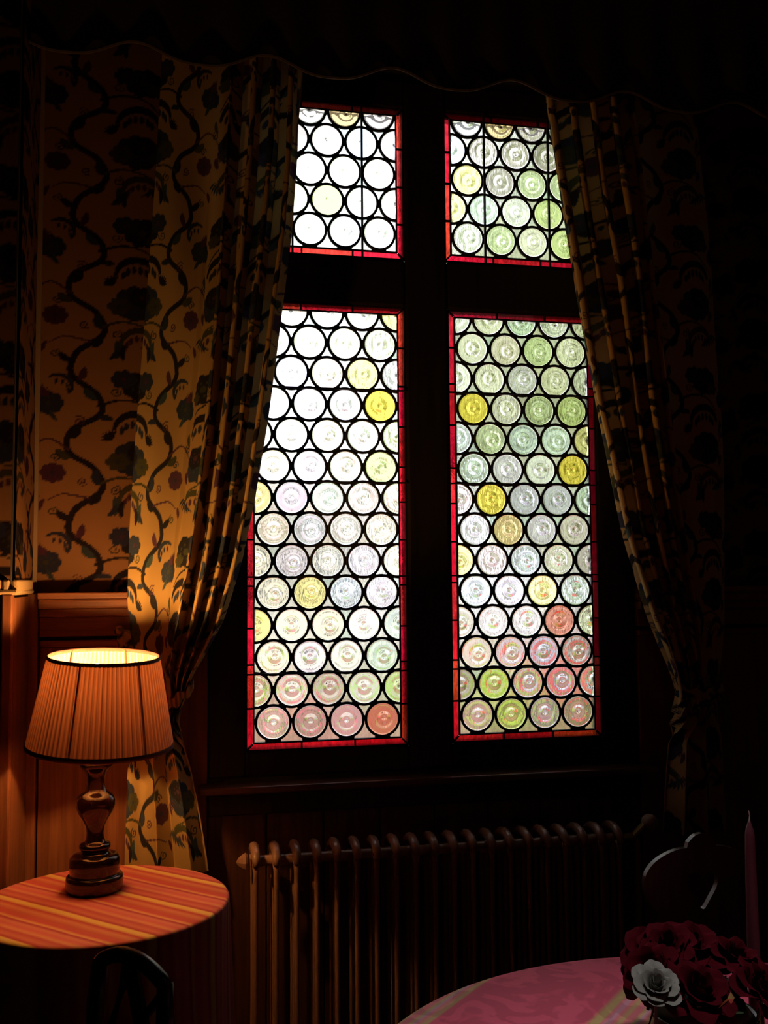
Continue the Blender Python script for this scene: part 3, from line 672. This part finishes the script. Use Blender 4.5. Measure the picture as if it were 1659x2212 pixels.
# ------------------------------------------------------------------ lamp table with striped cloth
TZ = .77
oc = [(0, (.55, .11, .08)), (.10, (.64, .22, .13)), (.18, (.52, .06, .07)), (.25, (.74, .46, .14)), (.31, (.76, .50, .16)), (.345, (.46, .05, .07)), (.42, (.62, .17, .13)), (.52, (.55, .09, .10)),
      (.58, (.70, .28, .16)), (.66, (.66, .13, .15)), (.74, (.66, .22, .17)), (.80, (.46, .04, .09)), (.84, (.72, .36, .15)), (.90, (.60, .09, .11)), (1, (.55, .11, .08))]
CLOTH_ORANGE = striped('striped_cloth', (q, q, 0), oc, .17, .93, bend=.03)
RED_EDGE = plain('cloth_edge_binding', (.5, .06, .07), .8)
def cloth_table(name_t, name_c, lt, lc, grp, cx, cyy, rx, ry, z, m, drop, folds, seed, wood_m):
    t = thing(name_t, lt, 'table', (cx, cyy, 0))
    V, Fc = lathe([(.985, z-.03), (1, z-.022), (1, z-.006), (.98, z-.004)], 48); part('tabletop', ([(x*(rx-.012), y*(ry-.012), zz) for x, y, zz in V], Fc), wood_m, t)
    if rx > .5:
        part('pedestal', lathe([(.07, .06), (.05, .12), (.04, .3), (.055, .5), (.04, .6), (.09, z-.03)], 20), wood_m, t)
        for k in range(4):
            a = PI/4+k*PI/2; part('leg', tube([(.05*math.cos(a), .05*math.sin(a), .1), (.2*math.cos(a), .2*math.sin(a), .1), (.38*math.cos(a), .38*math.sin(a), .025)], [.03, .026, .022], 8), wood_m, t)
    else:
        for k in range(4):
            a = PI/4+k*PI/2; part('leg', tube([(.17*math.cos(a), .17*math.sin(a), 0), (.16*math.cos(a), .16*math.sin(a), z-.03)], [.016, .022], 8), wood_m, t)
    n, rows = 256, []
    prof = [(0, 0), (.35, 0), (.7, 0), (.9, 0), (.97, 0), (.99, -.002), (1.0, -.007)]
    nd = 22
    for k in range(nd): s = (k+1)/nd; prof.append((1.0+.10*s**1.6, -.007-drop*s))
    P = np.zeros((len(prof), n+1, 3)); th = np.linspace(0, 2*PI, n+1)
    for i, (r, dz) in enumerate(prof):
        s = max(0, -dz-.007)/drop; wv = s**.7*(.035*np.sin(folds*th+seed)+.018*np.sin((folds*2+1)*th+seed*2)+.01*np.sin(3*th))
        rr = r+wv; P[i, :, 0] = rx*rr*np.cos(th); P[i, :, 1] = ry*rr*np.sin(th); P[i, :, 2] = z+.0015+dz
        P[i, :, 1] = np.where((P[i, :, 0]+cx < XL+.03), np.minimum(P[i, :, 1], YP-.03-cyy), P[i, :, 1])
    c_ = grid(name_c, P[::-1], m, None, loc=(cx, cyy, 0)); tag(c_, lc, 'tablecloth'); return t, c_
nearp = on(2, TZ, 150, 2050); farp = on(2, TZ, 300, 1866); rgt = on(2, TZ, 500, 1950)
tcy = float((nearp[1]+farp[1])/2); ry_ = float(farp[1]-nearp[1])/2; tcx = -.445; rx_ = float(rgt[0])-tcx
cloth_table('side_table', 'tablecloth', 'small round side table under the orange striped cloth', 'orange, red and yellow striped cloth on the lamp table', None, tcx, tcy, rx_, ry_, TZ, CLOTH_ORANGE, .70, 7, 1.3, WOOD_CHAIR)

# ------------------------------------------------------------------ table lamp
lb = on(2, TZ, 204, 1924); LX, LY = float(lb[0]), float(lb[1])
pz = lambda py, px=205: float(on(1, LY, px, py)[2])-TZ
ppm = FPX/float((np.array([LX, LY, TZ+.2])-CAM)@Fv)
lamp = thing('table_lamp', 'lit table lamp with turned dark wood base and pleated shade', 'lamp', (LX, LY, TZ+.0015))
R_ = lambda w_: w_/ppm
zf = lambda py: max(0, (1924-py)/ppm)
bp = [(54, 1922), (59, 1920), (60, 1917), (60, 1898), (59, 1893), (56, 1890), (54.5, 1889.5), (52, 1889), (51.5, 1888), (52, 1882), (53, 1880), (53, 1862), (52, 1855), (47, 1849), (40, 1847), (34, 1846.5), (33, 1846), (30, 1844), (28, 1840), (30, 1837), (33, 1834), (33, 1828), (31, 1825), (26, 1823), (22, 1821), (19, 1814), (18, 1802), (20, 1788), (27, 1774), (36, 1760), (41.5, 1745), (41.5, 1732), (37, 1724), (31, 1719), (24, 1715), (21, 1708), (18.5, 1696), (19, 1684), (23, 1674), (30, 1666), (36, 1661), (37.5, 1656), (36, 1651), (31, 1648), (12, 1647)]
base_prof = [(R_(a_), zf(b_)) for a_, b_ in bp]
part('base', lathe(base_prof, 48), WOOD_LAMP, lamp, smooth=True)
zbulb = zf(1426)-.037
part('socket', lathe([(.014, zf(1646)), (.006, zf(1640)), (.006, zbulb-.07), (.014, zbulb-.066), (.015, zbulb-.03), (.011, zbulb-.024)], 20), BRASS, lamp, smooth=True)
EM, N, L, out = mat('bulb_glow'); e_ = N('Emission'); e_.inputs[0].default_value = (1, .47, .13, 1); L(e_.outputs[0], out.inputs[0])
bulb_r = .019; e_.inputs[1].default_value = LAMP_POWER/(4*PI*PI*bulb_r**2)*.5
part('bulb', lathe([(.009, zbulb-.024), (.013, zbulb-.014), (bulb_r, zbulb), (.017, zbulb+.009), (.010, zbulb+.017), (.002, zbulb+.020)], 20), EM, lamp, smooth=True)
# shade: pleated truncated cone, a little tilted
sb, st = zf(1616), zf(1426); rb, rt_ = R_(153), R_(116)
import mathutils
tilt = Matrix.Translation((0, 0, (sb+st)/2)) @ Matrix.Rotation(math.radians(4.5), 4, 'X') @ Matrix.Rotation(math.radians(2.0), 4, 'Y') @ Matrix.Translation((0.013, 0, -(sb+st)/2))
def tl(VF): return [tuple(tilt @ Vector(v)) for v in VF[0]], VF[1]
npl = 84; nA = npl*4; V, Fc = [], []
for j in range(13):
    t = j/12; r = rb+(rt_-rb)*t; z = sb+(st-sb)*t
    for k in range(nA):
        d = [0, .0032, .0035, .0004][k % 4]; V.append(((r+d)*math.cos(2*PI*k/nA), (r+d)*math.sin(2*PI*k/nA), z))
for j in range(12):
    for k in range(nA): a_, b_ = j*nA+k, j*nA+(k+1) % nA; Fc.append((a_, b_, b_+nA, a_+nA))
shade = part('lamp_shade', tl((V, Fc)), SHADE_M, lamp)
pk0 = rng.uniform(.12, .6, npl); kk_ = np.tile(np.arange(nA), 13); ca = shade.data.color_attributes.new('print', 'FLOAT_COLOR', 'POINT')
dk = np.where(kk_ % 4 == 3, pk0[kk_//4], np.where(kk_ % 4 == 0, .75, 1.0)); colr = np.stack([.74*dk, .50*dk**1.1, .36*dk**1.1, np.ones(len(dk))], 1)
ca.data.foreach_set('color', colr.astype(np.float32).ravel())   # shade painted into the pleat valleys, where doubled cloth passes less light
def torus(R0, z, r, n=72, m_=8, sq_=1.0):
    V = [((R0+r*math.cos(b))*math.cos(a), (R0+r*math.cos(b))*math.sin(a), z+r*sq_*math.sin(b)) for a in [2*PI*i/n for i in range(n)] for b in [2*PI*j/m_ for j in range(m_)]]
    return V, [(i*m_+j, ((i+1) % n)*m_+j, ((i+1) % n)*m_+(j+1) % m_, i*m_+(j+1) % m_) for i in range(n) for j in range(m_)]
part('binding', tl(torus(rb+.003, sb, .0028, sq_=2.2)), SHADE_TRIM, shade, smooth=True)
part('binding', tl(torus(rt_+.002, st-.001, .0024, sq_=2.0)), SHADE_TRIM, shade, smooth=True)
for k in range(6):
    a_ = -PI/2-.35+k*PI/3; part('shade_wire', tl(tube([((rb-.0015)*math.cos(a_), (rb-.0015)*math.sin(a_), sb), ((rt_-.0015)*math.cos(a_), (rt_-.0015)*math.sin(a_), st)], .0028, 6)), WIRE, shade)
for k in range(3):
    a_ = PI/2+k*2*PI/3+.2; part('shade_spider', tl(tube([(0.014*math.cos(a_), .014*math.sin(a_), sb+.02), ((rb-.004)*math.cos(a_), (rb-.004)*math.sin(a_), sb+.004)], .0016, 6)), WIRE, shade)

# ------------------------------------------------------------------ radiator
ra, rbx = float(on(1, -.2, 552, 1835)[0]), float(on(1, -.2, 1333, 1768)[0]); NS = 20; pit = (rbx-ra)/(NS-1)
rad = thing('radiator', 'old cast iron column radiator standing under the window sill', 'radiator', (ra, -.16, 0))
ZR = .775
def section():
    vf = []
    for yy in (-.05, 0, .05): vf.append(tube([(0, yy, .10), (0, yy, .13), (0, yy, .40), (0, yy, ZR-.06), (0, yy, ZR-.035)], [.011, .0078, .0068, .0078, .011], 10))
    vf.append(tube([(0, -.062, ZR-.04), (0, -.055, ZR-.02), (0, -.03, ZR-.008), (0, 0, ZR-.004), (0, .03, ZR-.008), (0, .055, ZR-.02), (0, .062, ZR-.04)], [.009, .012, .013, .0135, .013, .012, .009], 12))
    vf.append(tube([(0, -.06, .12), (0, -.05, .09), (0, 0, .08), (0, .05, .09), (0, .06, .12)], [.012, .016, .018, .016, .012], 12))
    return join(*vf)
sm_ = mesh('section', *section(), smooth=True); sm_.materials.append(IRON)
for k in range(NS): link('section', sm_, None, rad, (pit*k, 0, 0))
hub = mesh('hub', *[(lambda VF: VF)(tube([(-pit/2+.0, 0, 0), (-pit/2+.008, 0, 0), (0, 0, 0), (pit/2-.008, 0, 0), (pit/2, 0, 0)], [.019, .015, .014, .015, .019], 14))][0], smooth=True); hub.materials.append(IRON)
for k in range(NS-1):
    link('hub', hub, None, rad, (pit*(k+.5), -.02, ZR-.035)); link('hub', hub, None, rad, (pit*(k+.5), 0, .1))
part('end_plug', tube([(-.02, -.02, ZR-.035), (-.026, -.02, ZR-.035), (-.034, -.02, ZR-.035), (-.044, -.02, ZR-.035), (-.05, -.02, ZR-.035)], [.019, .024, .02, .012, .003], 8), IRON, rad)
ke = pit*(NS-1)
for kk in (0, NS-1):
    for yy in (-.05, .05): part('foot', tube([(kk*pit, yy, .1), (kk*pit, yy*1.1, .03), (kk*pit, yy*1.25, 0)], [.013, .011, .017], 8), IRON, rad)
vk = on(1, -.18, 1403, 1776)
part('valve_body', tube([(ke+.018, -.02, ZR-.035), (ke+.06, -.02, ZR-.035), (float(vk[0])-ra-.01, -.02, float(vk[2])-.002)], [.01, .012, .012], 10), BRASS, rad)
part('supply_pipe', tube([(ke+.07, -.02, ZR-.035), (ke+.072, -.02, ZR-.06), (ke+.072, -.02, .0)], .008, 10), IRON, rad)
kn = lathe([(.006, 0), (.016, .002), (.0225, .01), (.024, .02), (.0225, .03), (.015, .038), (.002, .041)], 24)
part('valve_knob', ([(x+float(vk[0])-ra, -z+.0, y+float(vk[2])) for x, y, z in kn[0]], kn[1]), CREAM_KNOB, rad, smooth=True)

# ------------------------------------------------------------------ dining table, cloth
P0 = (.98, .10, .16)
pk_ = (.86, .12, .22); ye = (.66, .50, .2); li = (.70, .36, .5); rs = (.88, .25, .28)
# plain rose band with a group of narrow stripes; coordinate (x-y)/sqrt2, period .26 m, stripes start at t=1.243
st_ = [(0, ye), (.03, ye), (.04, rs), (.07, li), (.09, rs), (.125, ye), (.14, rs), (.17, rs), (.185, ye), (.205, li), (.22, rs), (.26, ye), (.275, pk_), (.9, pk_), (.965, pk_), (1, ye)]
m, N, L, out = mat('rose_damask'); CLOTH_PINK = m
p = N('BsdfPrincipled'); g = N('NewGeometry'); dt = N('VectorMath', operation='DOT_PRODUCT'); dt.inputs[1].default_value = (q, -q, 0); L(g.outputs['Position'], dt.inputs[0])
s = N('Math', operation='MULTIPLY_ADD'); per_ = .32; s.inputs[1].default_value = 1/per_; s.inputs[2].default_value = -1.243/per_+4; L(dt.outputs['Value'], s.inputs[0])
f = N('Math', operation='FRACT'); L(s.outputs[0], f.inputs[0]); r = N('ValToRGB'); r.color_ramp.interpolation = 'LINEAR'; ramp(r, st_); L(f.outputs[0], r.inputs[0])
nz = N('TexNoise'); nz.inputs['Scale'].default_value = 9; nz.inputs['Distortion'].default_value = 2.5; nz.inputs['Detail'].default_value = 2; L(g.outputs['Position'], nz.inputs['Vector'])
r2_ = N('ValToRGB'); ramp(r2_, [(.46, (.8, .74, .78)), (.54, (1, 1, 1))]); L(nz.outputs[0], r2_.inputs[0])
mx = N('MixRGB', blend_type='MULTIPLY'); mx.inputs[0].default_value = 1; L(r.outputs[0], mx.inputs[1]); L(r2_.outputs[0], mx.inputs[2]); L(mx.outputs[0], p.inputs['Base Color'])
p.inputs['Roughness'].default_value = .7; p.inputs['Specular IOR Level'].default_value = .3; L(p.outputs[0], out.inputs[0])
DTX, DTY = .53, -1.67
cloth_table('dining_table', 'tablecloth.001', 'round dining table under the pink cloth', 'pink damask tablecloth with narrow yellow stripes under the roses', None, DTX, DTY, .60, .60, .75, CLOTH_PINK, .24, 9, .4, WOOD_CHAIR)

# ------------------------------------------------------------------ chairs
def slab(outline, th, holes=None, bev=.003):
    """board in local x,z with thickness along y; holes cut through by a triangulated fill"""
    bm = bmesh.new(); loops = [outline]+(holes or []); ed = []
    for lp in loops:
        vs2 = [bm.verts.new((x, 0, z)) for x, z in lp]; ed += [bm.edges.new((vs2[i-1], vs2[i])) for i in range(len(vs2))]
    bmesh.ops.triangle_fill(bm, edges=ed, use_beauty=True)
    r = bmesh.ops.extrude_face_region(bm, geom=bm.faces[:]); bmesh.ops.translate(bm, verts=[v for v in r['geom'] if isinstance(v, bmesh.types.BMVert)], vec=(0, th, 0))
    bmesh.ops.recalc_face_normals(bm, faces=bm.faces); bm.verts.index_update(); out_ = ([v.co[:] for v in bm.verts], [[v.index for v in f.verts] for f in bm.faces]); bm.free(); return out_
def spl(pts, n=8, closed=False):
    P = [np.array(p, float) for p in pts]; P = [P[-1]]+P+[P[0], P[1]] if closed else [P[0]]+P+[P[-1]]; out_ = []
    for i in range(1, len(P)-2):
        for t in np.linspace(0, 1, n, endpoint=False): out_.append(tuple(.5*((2*P[i])+(-P[i-1]+P[i+1])*t+(2*P[i-1]-5*P[i]+4*P[i+1]-P[i+2])*t*t+(-P[i-1]+3*P[i]-3*P[i+1]+P[i+2])*t**3)))
    if not closed: out_.append(tuple(P[-1]))
    return out_
def chair_legs(t, w, d, zt):
    for sx_, sy_ in ((-1, -1), (1, -1), (-1, 1), (1, 1)): part('leg', tube([(sx_*w*.36, sy_*d*.34, zt), (sx_*w*.46, sy_*d*.46, 0)], [.02, .014], 8), WOOD_CHAIR, t)
# heart-back chair beyond the dining table
YH = -.93
ck = lambda px, py: on(1, YH, px, py)
cxh = float(ck(1515, 1810)[0])
hc = thing('dining_chair', 'dark wooden chair with carved heart cut-out in its shaped back', 'chair', (cxh, YH, 0))
half = [(1515, 1800), (1500, 1806), (1487, 1820), (1484, 1832), (1462, 1836), (1432, 1850), (1407, 1871), (1393, 1900), (1396, 1935), (1414, 1960), (1426, 1985), (1432, 2020), (1437, 2080), (1450, 2180)]
hw = [(cxh-float(ck(*p_)[0]), float(ck(*p_)[2])) for p_ in half]; hw[0] = (0, hw[0][1])
hw = spl(hw[:3], 4)[:-1]+[hw[2]]+spl(hw[3:], 5); outl = [(-x, z) for x, z in hw]+[(x, z) for x, z in hw[::-1] if x > 1e-4]
hz = float(ck(1515, 1912)[2]); heart = [(0, hz-.052), (.018, hz-.03), (.034, hz-.004), (.036, hz+.016), (.024, hz+.028), (.008, hz+.024), (0, hz+.012), (-.008, hz+.024), (-.024, hz+.028), (-.036, hz+.016), (-.034, hz-.004), (-.018, hz-.03)]
part('backrest', slab(outl, .014, [spl(heart, 4, True)]), WOOD_CHAIR, hc)
part('seat', slab(spl([(-.19, -.36), (-.2, -.1), (-.17, .0), (.17, .0), (.2, -.1), (.19, -.36)], 5, True), .028), WOOD_CHAIR, hc)
so_ = hc.children[-1]; so_.rotation_euler = (PI/2, 0, 0); so_.location = (0, 0, .44)
for o_ in hc.children:
    if o_.name.startswith('seat'): o_.rotation_euler = (PI/2, 0, PI); o_.location = (0, -.36+.02, .44)
lg = [(-.14, -.03), (.14, -.03), (-.15, -.3), (.15, -.3)]
for x_, y_ in lg: part('leg', tube([(x_, y_, .44), (x_*1.25, y_-.02 if y_ < -.1 else y_+.03, 0)], [.02, .014], 8), WOOD_CHAIR, hc)
# chair seen obliquely in front of the lamp table
CHX, CHY = float(on(1, -1.28, 268, 2060)[0]), -1.28
c2 = thing('side_chair', 'dark wooden chair with arched rail and crossed slats before lamp table', 'chair', (CHX, CHY, 0), math.radians(-50))
zt = float(on(1, -1.28, 265, 2056)[2]); hwid = .085
GREYW = wood('grey_worn_wood', (.025, .025, .022), (.06, .058, .05), .3)
part('post', tube([(hwid, 0, .0), (hwid, 0, .45), (hwid+.004, .012, zt-.10), (hwid-.002, .016, zt-.035)], [.016, .016, .015, .013], 10), GREYW, c2, smooth=True)
part('post', tube([(-hwid, 0, .0), (-hwid, 0, .45), (-hwid-.004, .012, zt-.10), (-hwid+.002, .016, zt-.035)], [.016, .016, .015, .013], 10), GREYW, c2, smooth=True)
part('top_rail', tube([(x_, .015, zt-.012-.026*(abs(x_)/hwid)**2) for x_ in np.linspace(-hwid-.004, hwid+.004, 13)], [.010]+[.013]*11+[.010], 10), GREYW, c2, smooth=True)
part('slat', tube([(0, .012, zt-.02), (-.055, .008, zt-.16), (-.10, .0, .5)], [.013, .012, .012], 8), GREYW, c2)
part('slat', tube([(0, .012, zt-.02), (.055, .008, zt-.16), (.10, .0, .5)], [.013, .012, .012], 8), GREYW, c2)
part('slat', tube([(hwid-.004, .022, zt-.045), (0, .02, zt-.13), (-hwid+.006, .014, zt-.22)], [.008, .007, .008], 8), GREYW, c2)
part('seat', box(-.17, .17, -.34, .03, .43, .46, .01), GREYW, c2)
for x_ in (-.14, .14): part('leg', tube([(x_, -.31, .43), (x_*1.05, -.33, 0)], [.017, .013], 8), GREYW, c2)

# ------------------------------------------------------------------ roses, bowl, candle
ROSE_RED = plain('dark_red_silk', (.085, .002, .008), .85, spec=.08, noise=.3, scale=20)
ROSE_WHITE = plain('white_silk', (.27, .28, .25), .6, noise=.06, scale=20)
STEM = plain('rose_green', (.03, .06, .02), .6)
def petal_mesh(name, w, h, cup, lip):
    n = 9; P = np.zeros((n, n, 3))
    for i in range(n):
        t = i/(n-1)
        for j in range(n):
            u = (j/(n-1)-.5)*2; wd_ = w*math.sin(PI*min(.98, .12+.72*t))**.7; x = u*wd_; out_ = cup*.8*(1-math.cos(min(t*1.5, 1.5)))+lip*.7*max(0, t-.7)**1.5*3
            P[i, j] = (x, -(out_)+.45*x*x/w*1.2-.0, t*h-.12*h*u*u*t+.03*h*math.sin(5*u)*t)
    return P
def petal_obj_mesh(name, P, m):
    n = P.shape[0]; V = P.reshape(-1, 3); Fc = [(i*n+j, i*n+j+1, (i+1)*n+j+1, (i+1)*n+j) for i in range(n-1) for j in range(n-1)]
    me = mesh(name, V, Fc, True); me.materials.append(m); return me
PM = {}
for nm, m_ in (('r', ROSE_RED), ('w', ROSE_WHITE)):
    PM[nm] = [petal_obj_mesh('petal', petal_mesh('petal', *a_), m_) for a_ in ((.013, .034, .004, .004), (.019, .036, .010, .010), (.026, .037, .018, .022))]
def rose(loc, s, kind, label, tiltxy, name='rose', op=1.0):
    t = thing(name, label, 'rose', loc, 0, 'roses in the table arrangement' if kind == 'r' else None)
    tm = Matrix.Rotation(tiltxy[0], 4, 'X') @ Matrix.Rotation(tiltxy[1], 4, 'Y')
    k = 0
    for ring, (cnt, rad_, lean, mi) in enumerate(((3, .003, .05, 0), (4, .007, .16, 0), (5, .011, .34, 1), (5, .014, .6, 2), (6, .016, .95, 2))):
        for i in range(cnt):
            a_ = 2*PI*i/cnt+ring*.7+random.uniform(-.15, .15)
            mm = tm @ Matrix.Rotation(a_, 4, 'Z') @ Matrix.Translation((0, -rad_*s, -.012*s-.002*ring)) @ Matrix.Rotation(lean*op+random.uniform(-.08, .08), 4, 'X') @ Matrix.Scale(s*random.uniform(.92, 1.08), 4)
            o = link('petal', PM[kind][mi], None, t); o.matrix_local = mm; k += 1
    st2 = part('stem', tube([(0, 0, -.008), (tiltxy[1]*-.02, .01, -.06), (0, .01, -.10)], .0028, 6), STEM, t)
    return t
ydp = -1.47
def fl(px, py, y): p_ = on(1, y, px, py); return (float(p_[0]), float(p_[1]), float(p_[2]))
rose(fl(1402, 2050, -1.44), 1.0, 'r', 'dark red rose at the outer edge of the bunch, over the pink cloth', (.35, -.55), 'rose')
rose(fl(1490, 2040, -1.42), 1.2, 'r', 'largest dark red rose at the top of the bunch', (.3, .0), 'rose.001')
rose(fl(1418, 2128, -1.56), .78, 'w', 'single white rose in front of the red ones', (.55, -.1), 'white_rose', .45)
rose(fl(1512, 2140, -1.55), 1.1, 'r', 'dark red rose directly beside the white rose', (.6, .1), 'rose.002')
rose(fl(1590, 2062, -1.46), .95, 'r', 'dark red rose at the foot of the pink candle', (.35, .2), 'rose.003')
rose(fl(1650, 2130, -1.53), 1.0, 'r', 'dark red rose low in the bunch beyond the gold ornament', (.5, .4), 'rose.004')
rose(fl(1400, 2095, -1.50), .9, 'r', 'small dark red rose peeping out behind the white rose', (.5, -.7), 'rose.005')
rose(fl(1440, 2040, -1.47), .9, 'r', 'small dark red rose between the outer and the largest one', (.5, -.25), 'rose.006')
bc = fl(1520, 2160, -1.47)
bowl = thing('flower_bowl', 'low dark bowl holding the bunch of roses', 'bowl', (bc[0], bc[1], .752))
part('bowl', lathe([(.05, 0), (.055, .004), (.075, .025), (.085, .055), (.081, .055), (.07, .028), (.045, .008)], 28, cap=False), plain('bowl_ceramic', (.05, .04, .035), .3), bowl, smooth=True)
part('moss', lathe([(.08, .05), (.06, .075), (.03, .085), (.001, .088)], 20), STEM, bowl, smooth=True)
lfm = petal_obj_mesh('leaf', petal_mesh('leaf', .016, .055, .012, .01), STEM)
for k in range(34):
    a_ = k*2.4; o = link('leaf', lfm, None, bowl); o.matrix_local = Matrix.Translation((.03*math.cos(a_), .03*math.sin(a_), .06)) @ Matrix.Rotation(a_, 4, 'Z') @ Matrix.Rotation(.35+.75*random.random(), 4, 'X') @ Matrix.Scale(random.uniform(.9, 1.5), 4)
gp = fl(1579, 2156, -1.60); orn = [(0, 0, .009), (0, 0, -.009), (.006, 0, 0), (-.006, 0, 0), (0, .004, 0), (0, -.004, 0)]
gd = part('ornament', join((orn, [(0, 2, 4), (0, 4, 3), (0, 3, 5), (0, 5, 2), (1, 4, 2), (1, 3, 4), (1, 5, 3), (1, 2, 5)]), tube([(0, .003, 0), (-.01, .03, -.03), (-.02, .06, -.07)], .0012, 5)), plain('gold_bead', (.75, .55, .2), .35, metal=.3), None, loc=gp)
tag(gd, 'tiny gold diamond ornament among the roses', 'ornament')
cb = fl(1619, 1786, -1.44)
cnd = thing('candle', 'pink taper candle with bare wick rising from the roses', 'candle', (cb[0], cb[1], .752))
hgt = cb[2]-.752
part('wax', lathe([(.0105, .02), (.0105, .1), (.0095, hgt*.7), (.0082, hgt-.03), (.0078, hgt-.012), (.006, hgt-.003), (.003, hgt+.006), (.0012, hgt+.012)], 20), plain('pink_wax', (.13, .035, .05), .5), cnd, smooth=True)
part('wick', tube([(0, 0, hgt+.008), (.0008, 0, hgt+.018), (-.0004, 0, hgt+.026)], [.0013, .001, .0008], 6), plain('wick_cotton', (.6, .55, .5), .9), cnd)
part('candle_cup', lathe([(.026, 0), (.028, .004), (.014, .01), (.013, .03), (.011, .03)], 20), BRASS, cnd, smooth=True)
